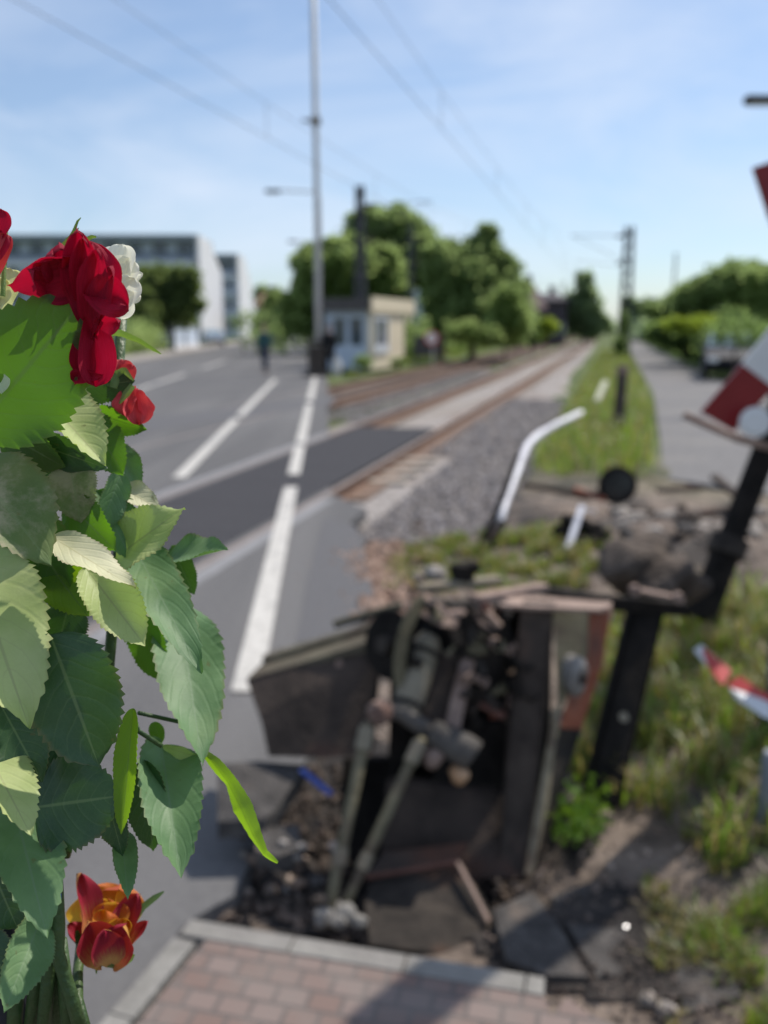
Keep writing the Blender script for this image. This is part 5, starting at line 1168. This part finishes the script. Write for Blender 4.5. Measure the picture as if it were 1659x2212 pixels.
def street_lamp(x, D, y, lab, sgn=-1, arm=None):
    q = P(x, 709, D); h = P(x, y, D).z; r = thing('street_lamp', lab, 'street lamp', (q.x, q.y, 0), 'street lamps along the road'); c = Vector((q.x, q.y, 0)); arm = arm or 2.2
    mb = MB(); mb.tube([c, c+Vector((0,0,h*.6)), c+Vector((0,0,h-.25))], [.10,.075,.055], 12); mb.build('pole', M['steel_dk'], r, smooth=True)
    mb = MB(); mb.tube([c+Vector((0,0,h-.3)), c+Vector((sgn*.3,0,h-.03)), c+Vector((sgn*arm,0,h+.04))], .045, 10); mb.build('arm', M['polegrey'], r, smooth=True)
    mb = MB(); mb.box(c+Vector((sgn*(arm+.22),0,h)), (.75,.28,.17), bev=.05); o = mb.build('lamp_head', M['steel_dk'], r)
    mb = MB(); mb.box(c+Vector((sgn*(arm+.25),0,h-.09)), (.5,.2,.03)); mb.build('lens', M['signwhite'], o)
street_lamp(694, 46, 413, 'street lamp whose long arm reaches left over the road from behind the tall grey pole', arm=2.05)
street_lamp(694, 75, 522, 'farther small street lamp showing left of the tall grey pole', arm=2.0)
street_lamp(1685, 20, 216, 'lamp head on an arm entering at the right edge, high in the sky', arm=.55)
# lattice and plain catenary masts
def mast(x, D, ytop, lab, wd, side, m='steel_dk', ct=1.0):
    q = P(x, 709, D); h = P(x, ytop, D).z; c = Vector((q.x, q.y, -.1)); r = thing('catenary_mast', lab, 'catenary mast', c, 'catenary masts along the line')
    mb = MB(); ax_, ay = TN*wd/2, TD*wd/2
    for a in (-1,1):
        for b in (-1,1):
            mb.tube([c+ax_*a+ay*b, c+ax_*a*.6+ay*b*.6+Vector((0,0,h))], wd*.16, 6)
    n = int(h/.7)
    for k in range(n):
        z0, z1 = h*k/n, h*(k+1)/n; f0, f1 = 1-.4*k/n, 1-.4*(k+1)/n; s = 1 if k % 2 else -1
        for b in (-1,1):
            mb.tube([c+ax_*f0*s+ay*b*f0+Vector((0,0,z0)), c-ax_*f1*s+ay*b*f1+Vector((0,0,z1))], wd*.09, 5); mb.tube([c+ay*f0*s+ax_*b*f0+Vector((0,0,z0)), c-ay*f1*s+ax_*b*f1+Vector((0,0,z1))], wd*.09, 5)
    mb.build('lattice', M[m], r)
    mb = MB(); t = c+Vector((0,0,min(h-.5, 7.2))); e = t + TN*side*3.3 + Vector((0,0,.1)); e2 = c+Vector((0,0,5.6)) + TN*side*3.0
    mb.tube([t, e], .022, 6); mb.tube([t-Vector((0,0,1.5)), e], .016, 6); mb.tube([t-Vector((0,0,1.7)), e2], .014, 6); mb.build('cantilever', M[m], r)
    mb = MB()
    for k in range(3): mb.tube([t-Vector((0,0,1.5*(k % 2)))+TN*side*(.25+.1*k), t-Vector((0,0,1.5*(k % 2)))+TN*side*(.5+.1*k)], .09, 8)
    mb.build('insulator', M['wood_dk'], r); return r
mast(1349, 54, 486, 'lattice catenary mast right of the tracks, in front of the sky above the embankment grass', .62, -1)
mast(779, 43, 396, 'plain dark catenary mast rising behind the kiosk roof, left of the tallest tree', .42, 1)
mast(886, 58, 482, 'dark catenary mast in front of the tallest tree, right of the other mast', .34, 1)
mast(1214, 150, 606, 'far catenary mast beside the dark house', .4, 1)
mast(1450, 170, 545, 'faint far lattice mast above the trees on the right', .45, -1)
# near stake by the embankment
st = thing('wooden_stake', 'dark weathered stake standing in the embankment grass in front of the lattice mast', 'stake', G(1335,932))
c = G(1335,932); mb = MB(); mb.tube([c-Vector((0,0,.1)), c+Vector((.01,.01,.45)), c+Vector((.03,.03,1.02))], [.105,.095,.085], 10); mb.build('stake_body', M['wood_dk'], st)
mb = MB(); mb.tube([c+Vector((.028,.028,.92)), c+Vector((.031,.031,1.06))], .095, 10); mb.build('metal_band', M['pinkrust'], st)
tree('bush','dark bush round the foot of the lattice mast','bush',1346,52,[(1346,700,10,34),(1342,748,16,26)],M['fol_d'],.13,300,.05,None,33,'leaves')
# white marker post in the embankment grass
mb = MB(); bar(mb, P(1289,866,15.5), P(1308,824,16.2), .10, .05, bev=.01); tag(mb.build('marker_post', mat('faded_post', (.50,.50,.36), (.60,.60,.45), 5, .8)), 'short pale marker post leaning in the embankment grass left of the stake', 'marker post')
# wires
M['wire'] = mat('copper_wire', (.10,.11,.13), rough=.5)
def wires(cn, lab):
    r = thing('overhead_line', lab, 'overhead line', T(cn, 20, 5.5)); mb = MB(); mb.tube([T(cn, -12, 5.5), T(cn, 400, 5.5)], .0065, 6); mb.build('contact_wire', M['wire'], r)
    mb = MB(); pts = []
    S0, SP = -8, 62
    for k in range(5):
        for i in range(12):
            u = i/12; pts.append(T(cn, S0+SP*(k+u), 6.15+.95*(2*u-1)**2))
    mb.tube(pts, .005, 6); mb.build('messenger_wire', M['wire'], r)
    mb = MB()
    for k in range(4):
        for i in range(1, 7):
            u = i/7; z = 6.15+.95*(2*u-1)**2; mb = MB(); mb.tube([T(cn, S0+SP*(k+u), 5.5), T(cn, S0+SP*(k+u), z)], .006, 5); mb.build('dropper', M['wire'], r)
    pass
wires(NEAR, 'overhead wires above the nearer track, right-hand pair of lines across the sky')
wires(FAR, 'overhead wires above the farther track, left-hand pair of lines across the sky')

# ------------------------------------------------------------------ kiosk
KY = R_(19); kd_, kn_ = Vector((sin(KY), cos(KY), 0)), Vector((cos(KY), -sin(KY), 0)); K0 = G(802,797)
def K(a, b, z): return K0 + kn_*a + kd_*b + Vector((0,0,z))      # a along the front to the left is negative, b away
M['beige'] = mat('beige_render', (.72,.62,.44), (.78,.68,.50), 4, .85, .2, 60)
M['bluewhite'] = mat('pale_blue_paint', (.50,.57,.68), (.58,.65,.74), 3, .6)
M['fascia'] = mat('dark_fascia', (.075,.068,.066), (.11,.10,.095), 5, .8)
M['pane'] = mat('window_pane', (.08,.095,.11), rough=.08, spec=.6)
M['winframe'] = mat('white_window_frame', (.70,.72,.74), rough=.5)
ki = thing('kiosk', 'small kiosk with flat roof, beige side wall and pale blue front', 'kiosk', K0)
KW, KD, KH = 2.15, 4.4, 2.72
mb = MB(); mb.prism([K(0,0,-.05), K(0,KD,-.05), K(0,KD,KH), K(0,0,KH)], -kn_*.15); mb.build('side_wall', M['beige'], ki)
mb = MB(); mb.prism([K(-KW,KD,-.05), K(-.15,KD,-.05), K(-.15,KD,KH), K(-KW,KD,KH)], -kd_*.15); mb.prism([K(-KW,.2,-.05), K(-KW,KD-.15,-.05), K(-KW,KD-.15,KH), K(-KW,.2,KH)], kn_*.12); mb.build('rear_walls', M['bluewhite'], ki)
mb = MB(); mb.prism([K(-KW,.2,-.05), K(-.15,.2,-.05), K(-.15,.2,.95), K(-KW,.2,.95)], kd_*.12)
mb.prism([K(-KW,.2,2.05), K(-.15,.2,2.05), K(-.15,.2,KH), K(-KW,.2,KH)], kd_*.12)
for a0, a1 in ((-KW,-1.75),(-1.2,-1.0),(-.45,-.15)): mb.prism([K(a0,.2,.95), K(a1,.2,.95), K(a1,.2,2.05), K(a0,.2,2.05)], kd_*.12)
mb.build('front_wall', M['bluewhite'], ki)
for a0, a1 in ((-1.75,-1.2),(-1.0,-.45)):
    mb = MB(); mb.prism([K(a0,.26,.95), K(a1,.26,.95), K(a1,.26,2.05), K(a0,.26,2.05)], kd_*.02); mb.build('window', M['pane'], ki)
mb = MB(); mb.prism([K(-KW-.25,-.15,KH+.01), K(.12,-.15,KH+.01), K(.12,KD+.45,KH+.01), K(-KW-.25,KD+.45,KH+.01)], (0,0,.10)); mb.build('roof', M['fascia'], ki)
mb = MB(); mb.prism([K(-KW-.28,-.18,KH-.38), K(-.02,-.18,KH-.38), K(-.02,-.18,KH+.13), K(-KW-.28,-.18,KH+.13)], -kd_*.05); mb.build('fascia_board', M['fascia'], ki)
mb = MB(); mb.prism([K(.125,-.2,KH-.42), K(.125,KD+1.2,KH-.42), K(.125,KD+1.2,KH+.16), K(.125,-.2,KH+.16)], -kn_*.06); mb.prism([K(.06,KD+.3,KH-.9), K(.06,KD+1.2,KH-.4), K(.06,KD+.3,KH-.4)], -kn_*.06); mb.build('side_fascia', M['beige'], ki)
mb = MB()
for a, b, z0, z1 in ((.25,.40,.95,2.0),(1.1,1.25,.95,2.0),(1.95,2.1,.95,2.0)): mb.prism([K(.002,a,z0), K(.002,b,z0), K(.002,b,z1), K(.002,a,z1)], kn_*.05)
mb.prism([K(.002,.25,.62), K(.002,2.1,.62), K(.002,2.1,.95), K(.002,.25,.95)], kn_*.07); mb.prism([K(.002,.25,2.0), K(.002,2.1,2.0), K(.002,2.1,2.1), K(.002,.25,2.1)], kn_*.05); wf = mb.build('window_frame', M['winframe'], ki)
for a, b in ((.4,1.1),(1.25,1.95)):
    mb = MB(); mb.prism([K(.012,a,.95), K(.012,b,.95), K(.012,b,2.0), K(.012,a,2.0)], kn_*.012); mb.build('pane', M['pane'], wf)
# round sign
b0 = G(935,788); rs = thing('round_sign', 'small round white sign with red rim on a short post between kiosk and trees', 'sign', b0); q = P(932,730,b0.y); ax = Vector((.0,-1,0))
mb = MB(); mb.tube([b0, Vector((b0.x, b0.y, q.z))], .03, 8); mb.build('post', M['polegrey'], rs)
mb = MB(); mb.tube([q+ax*.03, q+ax*.05], .33, 28); o = mb.build('disc', M['signpink'], rs)
mb = MB(); mb.tube([q+ax*.05, q+ax*.056], .24, 28); mb.build('white_field', M['signwhite'], o)
b0 = G(952,784); mb = MB(); mb.tube([b0-Vector((0,0,.1)), b0+Vector((0,0,.7)), b0+Vector((0,0,1.25))], [.17,.16,.15], 10); mb.box(b0+Vector((0,0,1.3)), (.36,.3,.14), bev=.03); tag(mb.build('signal_box_post', M['wood_dk']), 'short dark post beside the round white sign at the track edge', 'post')
mb = MB(); q = P(925,722,46); mb.box((q.x, q.y, .75), (1.5,.1,1.0), Rz(-.25), bev=.02); mb.box((q.x-.6, q.y, .1), (.08,.08,.7)); mb.box((q.x+.6, q.y-.1, .1), (.08,.08,.7)); tag(mb.build('dark_panel', M['fascia']), 'dark board behind the round white sign', 'board')

# ------------------------------------------------------------------ houses
M['wall_white'] = mat('white_render', (.66,.66,.68), (.74,.74,.75), 2, .8)
M['wall_grey'] = mat('grey_render', (.48,.52,.59), (.55,.59,.65), 2, .8)
M['roof_grey'] = mat('grey_metal_roof', (.22,.25,.29), (.28,.31,.35), 2, .6)
M['roof_red'] = mat('red_tiles', (.17,.08,.065), (.22,.11,.09), 3, .85)
M['roof_brown'] = mat('brown_tiles', (.11,.075,.075), (.16,.11,.105), 3, .85)
M['brick_dk'] = mat('dark_brick', (.05,.045,.055), (.085,.07,.08), 3, .85)
def house_block(lab, x0, x1, D, ytop, gable, name='apartment_building'):
    "long building seen from its shaded front, white gable lit on the right"
    a, b = P(x0,709,D), P(x1,709,D); ht = P(x1, ytop, D).z; W_ = b.x-a.x; dep = gable; r = thing(name, lab, 'building', (b.x, b.y, 0))
    def q(u, v, z): return Vector((b.x - u, b.y + v, z))
    mb = MB(); mb.box(q(W_/2, dep/2, ht*.36), (W_-.1, dep-.1, ht*.72)); mb.build('wall', M['wall_grey'], r)
    mb = MB(); mb.prism([q(-.05,-.3,0), q(-.05,dep+.3,0), q(-.05,dep+.3,ht*.72), q(-.05,dep*.72,ht*.86), q(-.05,dep*.5,ht*.99), q(-.05,-.1,ht*1.0), q(-.05,-.1,ht*.8), q(-.05,-.3,ht*.78)], (-.35,0,0)); mb.build('gable_wall', M['wall_white'], r)
    mb = MB(); mb.box(q(W_/2+.4, dep*.4, ht*.84), (W_-1.0, dep*.62, ht*.235)); mb.build('penthouse', M['wall_grey'], r)
    mb = MB(); mb.box(q(W_/2+.3, dep*.4, ht*.975), (W_-.2, dep*.8, ht*.05)); mb.build('roof', M['roof_grey'], r)
    mb = MB(); mb.prism([q(.4,dep*.08-.02,ht*.80), q(W_,dep*.08-.02,ht*.80), q(W_,dep*.12,ht*.95), q(.4,dep*.12,ht*.95)], (0,.05,0)); mb.build('penthouse_glazing', M['roof_grey'], r)
    n = max(2, int(W_/2.6))
    for lv in range(3):
        for k in range(n):
            u = .9 + k*(W_-1.2)/n; z = ht*(.05+.24*lv)+.7
            mb = MB(); mb.box(q(u+.6, -.0, z+.7), (1.3,.1,1.4)); w_ = mb.build('window', M['winframe'], r)
            mb = MB(); mb.box(q(u+.6, -.03, z+.7), (1.1,.09,1.2)); mb.build('pane', M['pane'], w_)
    for k in range(n):
        u = 1.2 + k*(W_-1.2)/n; mb = MB(); mb.box(q(u+.6, dep*.085-.08, ht*.88), (1.4,.06,ht*.10)); mb.build('penthouse_window', M['pane'], r)
    for lv in (1,2):
        mb = MB(); mb.box(q(W_/2, -.55, ht*(.24*lv)+.35), (W_-1.0, 1.0, .16)); mb.box(q(W_/2, -1.03, ht*(.24*lv)+.85), (W_-1.0, .06, .9)); mb.build('balcony', M['wall_grey'], r)
    mb = MB(); mb.box(q(W_/2, -.05, ht*.735), (W_, .5, .5)); mb.build('eaves_band', M['wall_white'], r)
    return r
house_block('long grey three-storey building with sunlit white gable, behind the roses', -220, 436, 100, 506, 13)
house_block('smaller grey building with white gable, right of the long one', 462, 519, 150, 548, 13)
def gabled(lab, x0, x1, D, yr, ye, roof, wallm, dep=8, ridge_along=True):
    a, b = P(x0,709,D), P(x1,709,D); hr, he = P(x0,yr,D).z, P(x0,ye,D).z; r = thing('house', lab, 'house', ((a.x+b.x)/2, a.y, 0)); W_ = b.x-a.x
    def q(u, v, z): return Vector((a.x+u, a.y+v, z))
    mb = MB()
    mb.box(q(W_/2, dep/2, he/2), (W_-.3, dep-.3, he)); mb.build('wall', wallm, r)
    mb = MB()
    mb.prism([q(-.2,-.3,he-.1), q(W_+.2,-.3,he-.1), q(W_-W_*.18,dep/2,hr), q(W_*.18,dep/2,hr)], (0,.0,.15)); mb.prism([q(-.2,dep+.3,he-.1), q(W_+.2,dep+.3,he-.1), q(W_-W_*.18,dep/2,hr), q(W_*.18,dep/2,hr)], (0,0,.15))
    mb.prism([q(W_+.2,-.3,he-.1), q(W_+.2,dep+.3,he-.1), q(W_-W_*.18,dep/2,hr)], (0,0,.15)); mb.prism([q(-.2,-.3,he-.1), q(-.2,dep+.3,he-.1), q(W_*.18,dep/2,hr)], (0,0,.15)); rf = mb.build('roof', roof, r)
    mb = MB(); mb.box(q(W_*.66, dep/2+.5, hr+.3), (.6,.6,1.3)); mb.build('chimney', M['brick_dk'], rf)
    for k in range(2):
        for lv in range(max(1, int(he/3))):
            mb = MB(); mb.box(q(W_*(.3+.4*k), .12, 1.5+2.8*lv), (1.1,.1,1.3)); w_ = mb.build('window', M['winframe'], r); mb = MB(); mb.box(q(W_*(.3+.4*k), .08, 1.5+2.8*lv), (.95,.1,1.15)); mb.build('pane', M['pane'], w_)
gabled('blue-grey house gable peeping between the tall trees behind the kiosk', 850, 945, 86, 535, 580, M['roof_grey'], M['wall_grey'])
gabled('dark house with brown tiled roof right of the dark pointed tree', 1112, 1176, 88, 610, 668, M['roof_brown'], M['brick_dk'])
gabled('dark brick outbuilding between the brown-roofed house and the conical tree', 1170, 1226, 96, 634, 650, M['brick_dk'], M['brick_dk'])
gabled('house with red tiled roof at the far end of the road', 552, 592, 110, 632, 660, M['roof_red'], M['brick_dk'])
# fence, bin
fw_ = thing('garden_gate', 'white boarded gate with grey panels by the left sidewalk, in front of the long building', 'gate', P(395,752,70)); a = P(362,752,64.5); a.z = 0; b = P(430,752,79); b.z = 0
mb = MB()
for f_ in (0,.5,1): mb.box(a.lerp(b, f_)+Vector((0,0,.85)), (.2,.2,1.9))
for z_, t_ in ((1.75,.2),(.25,.3)): mb.box((a+b)/2+Vector((0,0,z_)), ((b-a).length,.1,t_), frame(b-a)); mb.build('gate_frame', M['wall_white'], fw_)
for f_ in (.25,.75): mb = MB(); mb.box(a.lerp(b, f_)+Vector((0,.02,.9)), ((b-a).length*.44,.05,1.25), frame(b-a)); mb.build('panel', M['bluewhite'], fw_)
bn = thing('waste_bin', 'dark grey wheeled bin by the hedge, just below the long sepal of the rose', 'bin', G(248,776)); c = G(248,776)
mb = MB(); b_ = bmesh.new(); bmesh.ops.create_cube(b_, size=1)
for q in b_.verts: q.co = Vector((q.co.x*(.72 if q.co.z > 0 else .56), q.co.y*(.72 if q.co.z > 0 else .55), q.co.z*.95+.55))
M['binm'] = mat('bin_plastic', (.03,.033,.045), rough=.5); mb.bm(b_, c); mb.build('body', M['binm'], bn)
mb = MB(); mb.box(c+Vector((0,0,1.06)), (.78,.8,.08), bev=.03); mb.build('lid', M['binm'], bn)
for s in (-1,1): mb = MB(); mb.tube([c+Vector((s*.24-.03,.25,.1)), c+Vector((s*.24+.03,.25,.1))], .1, 14); mb.build('wheel', M['black'], bn)

# ------------------------------------------------------------------ cars
def carpaint(name, c): 
    m = mat(name, c, rough=.3, coat=.8); return m
M['tyre'] = mat('tyre', (.02,.02,.02), rough=.85); M['rimm'] = mat('wheel_rim', (.45,.45,.47), rough=.35, metal=.7)
M['windscreen'] = mat('windscreen', (.24,.33,.39), rough=.1, spec=.8); M['lampglass'] = mat('headlight_glass', (.7,.72,.75), rough=.1)
def make_car(label, loc, rot, paint, van=False, glass='pane'):
    r = thing('parked_car', label, 'van' if van else 'car', (0,0,0)); r.rotation_euler = (0,0,rot)
    Lh, Wh = 2.1, .87
    if van: prof = [(-2.4,.35),(-2.45,1.0),(-2.4,2.1),(-2.2,2.25),(1.0,2.25),(1.6,1.35),(2.35,1.05),(2.45,.6),(2.4,.35)]
    else: prof = [(-2.05,.30),(-2.12,.7),(-2.0,.98),(-1.75,1.02),(-1.35,1.42),(-.9,1.5),(.1,1.49),(.9,1.02),(1.75,.86),(2.05,.70),(2.1,.45),(2.0,.30)]
    mb = MB(); secs = [(-1,.90),(-.92,1.0),(.92,1.0),(1,.90)]
    vs = []
    for sx, k in secs:
        for (x, z) in prof:
            tum = 1 - .16*max(0, z-.95)/.55 if not van else 1-.06*max(0,z-1)/1.2
            vs.append(Vector((sx*Wh*tum, x*(.985 if k < 1 else 1), .3+(z-.3)*(.97 if k < 1 else 1))))
    n = len(prof); fs = [(i*n+j, i*n+(j+1) % n, (i+1)*n+(j+1) % n, (i+1)*n+j) for i in range(3) for j in range(n)] + [tuple(range(n-1,-1,-1)), tuple(3*n+j for j in range(n))]
    mb.add(vs, fs); mb.build('body', paint, r)
    mb = MB()
    if van: mb.prism([(-.72,1.02,2.15),(.72,1.02,2.15),(.80,1.60,1.42),(-.80,1.60,1.42)], (0,.02,.03))
    else: mb.prism([(-.66,.16,1.46),(.66,.16,1.46),(.78,.88,1.06),(-.78,.88,1.06)], (0,.012,.02))
    mb.build('windscreen', M[glass], r)
    if not van:
        mb = MB(); mb.prism([(-.66,-1.30,1.42),(.66,-1.30,1.42),(.78,-1.70,1.06),(-.78,-1.70,1.06)], (0,-.012,.02)); mb.build('rear_window', M[glass], r)
    for s in (-1,1):
        x = s*Wh*.925
        mb = MB()
        if van: mb.prism([(s*.86,.1,1.4),(s*.86,.95,1.4),(s*.84,.75,2.05),(s*.84,.1,2.05)], (s*.012,0,0))
        else: mb.prism([(s*.865,-1.35,1.06),(s*.865,.55,1.06),(s*.775,.08,1.40),(s*.775,-1.1,1.40)], (s*.016,0,0))
        mb.build('side_window', M['pane'], r)
        mb = MB(); mb.box((s*.6, prof[-2][0]-.04, .66), (.34,.1,.16), bev=.03); mb.build('headlight', M['lampglass'], r)
        mb = MB(); mb.box((s*.64, prof[1][0]+.02, .8), (.28,.1,.18), bev=.03); mb.build('tail_light', M['signred'], r)
        mb = MB(); mb.box((s*.98,.62,1.05), (.16,.1,.12), bev=.03); mb.build('mirror', paint, r)
        for y in (-1.3,1.3):
            mb = MB(); mb.tube([(s*.70,y,.31),(s*.89,y,.31)], .31, 20); t = mb.build('tyre', M['tyre'], r)
            mb = MB(); mb.tube([(s*.89,y,.31),(s*.90,y,.31)], .2, 16); mb.build('rim', M['rimm'], t)
    mb = MB(); mb.box((0, prof[-2][0]-.01, .45), (1.5,.08,.16), bev=.02); mb.build('grille', M['black'], r)
    r.location = Vector(loc); return r
q = G(1590,822,-.02); make_car('dark car with a pale sky-reflecting windscreen, parked by the hedge behind the fallen sign', (q.x+.35, q.y+1.6, -.01), R_(162), mat('car_dark', (.012,.014,.024), rough=.55, spec=.2), glass='windscreen')
q = P(462,742,86); make_car('grey car parked on the left sidewalk in front of the white gable', (q.x, q.y, .0), R_(195), carpaint('car_grey', (.25,.27,.30)), glass='windscreen')
q = P(652,708,105); make_car('pale van far down the road, left of the tall grey pole', (q.x, q.y, 0), R_(184), carpaint('van_pale', (.5,.53,.58)), van=True, glass='windscreen')
q = P(1382,718,120); make_car('white van at the far end of the path, right of the lattice mast', (q.x, q.y, -.02), R_(170), carpaint('van_white', (.65,.68,.72)), van=True, glass='windscreen')

# ------------------------------------------------------------------ people
M['skin'] = mat('skin', (.45,.28,.21), rough=.55)
def skinmesh(name, verts, edges, m, parent, sub=2, root=0):
    me = bpy.data.meshes.new('tmp'); me.from_pydata([v[0] for v in verts], edges, []); o = bpy.data.objects.new('tmp', me); COL.objects.link(o)
    md = o.modifiers.new('s', 'SKIN'); md.use_smooth_shade = True
    for i, v in enumerate(verts):
        rr_ = v[1]; o.data.skin_vertices[0].data[i].radius = rr_ if hasattr(rr_, '__len__') else (rr_, rr_); o.data.skin_vertices[0].data[i].use_root = (i == root)
    o.modifiers.new('u', 'SUBSURF').levels = sub
    dg = bpy.context.evaluated_depsgraph_get(); me2 = bpy.data.meshes.new_from_object(o.evaluated_get(dg)); bpy.data.objects.remove(o)
    me2.materials.clear(); me2.materials.append(m); p = bpy.data.objects.new(name, me2); me2.name = name; COL.objects.link(p)
    if parent: p.parent = parent
    return p
def person(label, loc, rot, coat, legs, hair, stride=.12, long_coat=False, arm=.12):
    r = thing('person', label, 'person', loc); r.rotation_euler = (0,0,rot); S = stride
    body = [((0,0,.98),(.14,.10)), ((0,0,1.15),(.13,.10)), ((0,0,1.36),(.16,.11)), ((0,0,1.47),(.07,.065)), ((0,.01,1.54),(.055,.055)), ((0,.02,1.62),(.078,.095)), ((0,.015,1.70),(.082,.10)), ((0,0,1.755),(.05,.06)),
            ((-.10,0,.93),(.09,.09)), ((-.11,S*.6,.52),(.06,.06)), ((-.11,-S*.2+S*.6,.10),(.04,.045)), ((-.12,S*.5+.13,.04),(.04,.03)),
            ((.10,0,.93),(.09,.09)), ((.11,-S*.4,.52),(.06,.06)), ((.11,-S,.10),(.04,.045)), ((.12,-S+.12,.04),(.04,.03)),
            ((-.19,0,1.42),(.06,.06)), ((-.24,-.03,1.15),(.045,.045)), ((-.24,arm,.93),(.032,.032)), ((-.23,arm+.05,.83),(.035,.025)), ((-.225,arm+.07,.76),(.02,.015)),
            ((.19,0,1.42),(.06,.06)), ((.24,-.03,1.15),(.045,.045)), ((.24,arm*.6,.93),(.032,.032)), ((.23,arm*.6+.05,.83),(.035,.025)), ((.225,arm*.6+.07,.76),(.02,.015))]
    ed = [(0,1),(1,2),(2,3),(3,4),(4,5),(5,6),(6,7),(0,8),(8,9),(9,10),(10,11),(0,12),(12,13),(13,14),(14,15),(2,16),(16,17),(17,18),(18,19),(19,20),(2,21),(21,22),(22,23),(23,24),(24,25)]
    skinmesh('body', body, ed, M['skin'], r)
    zb = .60 if long_coat else .90
    co = [((0,0,zb),(.20,.15)), ((0,0,1.02),(.175,.135)), ((0,0,1.18),(.165,.13)), ((0,0,1.37),(.19,.135)), ((0,0,1.475),(.085,.08)),
          ((-.205,0,1.425),(.078,.078)), ((-.245,-.03,1.15),(.064,.064)), ((-.245,arm,.93),(.052,.052)), ((.205,0,1.425),(.078,.078)), ((.245,-.03,1.15),(.064,.064)), ((.245,arm*.6,.93),(.052,.052))]
    skinmesh('jacket', co, [(0,1),(1,2),(2,3),(3,4),(3,5),(5,6),(6,7),(3,8),(8,9),(9,10)], coat, r)
    tr = [((0,0,.97),(.165,.125)), ((-.10,0,.90),(.105,.11)), ((-.11,S*.6,.52),(.082,.082)), ((-.11,S*.4,.10),(.068,.072)), ((.10,0,.90),(.105,.11)), ((.11,-S*.4,.52),(.082,.082)), ((.11,-S,.10),(.068,.072))]
    skinmesh('trousers', tr, [(0,1),(1,2),(2,3),(0,4),(4,5),(5,6)], legs, r)
    hr_ = [((0,-.012,1.66),(.085,.09)), ((0,-.015,1.72),(.092,.108)), ((0,-.01,1.785),(.055,.07))]
    skinmesh('hair', hr_, [(0,1),(1,2)], hair, r)
    for s, y in ((-1,S*.4),(1,-S)):
        mb = MB(); c = Vector(loc); skinmesh('shoe', [((s*.115,y-.04,.045),(.05,.045)), ((s*.115,y+.08,.04),(.052,.038)), ((s*.12,y+.16,.035),(.04,.028))], [(0,1),(1,2)], M['black'], r)
    return r
M['teal'] = mat('teal_jacket', (.03,.085,.085), (.045,.11,.11), 8, .8); M['navy'] = mat('navy_trousers', (.022,.035,.065), (.03,.05,.09), 8, .85)
M['cloth_black'] = mat('black_cloth', (.008,.008,.010), rough=.85); M['hair_l'] = mat('light_brown_hair', (.17,.10,.06), rough=.6); M['hair_d'] = mat('brown_hair', (.09,.05,.03), rough=.6)
q = G(573,806); person('person in teal jacket and navy trousers walking on the road', (q.x, q.y, 0), R_(160), M['teal'], M['navy'], M['hair_d'], .2)
q = G(712,812); person('person in long black coat standing beside the base of the tall grey pole', (q.x, q.y, 0), R_(35), M['cloth_black'], M['cloth_black'], M['hair_l'], .06, True)
q = G(724,812); mb = MB()
b_ = bmesh.new(); bmesh.ops.create_icosphere(b_, subdivisions=3, radius=1)
for v in b_.verts:
    z = v.co.z; k = (1.0 if z < .3 else 1.0-.55*(z-.3)); v.co = Vector((v.co.x*.19*k*(1+.06*sin(9*v.co.y+5*z)), v.co.y*.15*k*(1+.06*sin(8*v.co.x+4*z)), max(z, -.8)*.36+.29))
mb.bm(b_, q+Vector((.06,-.1,0))); mb.tube([q+Vector((0,-.1,.58)), q+Vector((.03,-.1,.74)), q+Vector((.10,-.1,.75)), q+Vector((.12,-.1,.58))], .014, 6)
tag(mb.build('bag', mat('white_bag', (.62,.60,.54), (.72,.70,.64), 8, .8), smooth=True), 'white bag standing on the asphalt beside the person in black', 'bag')
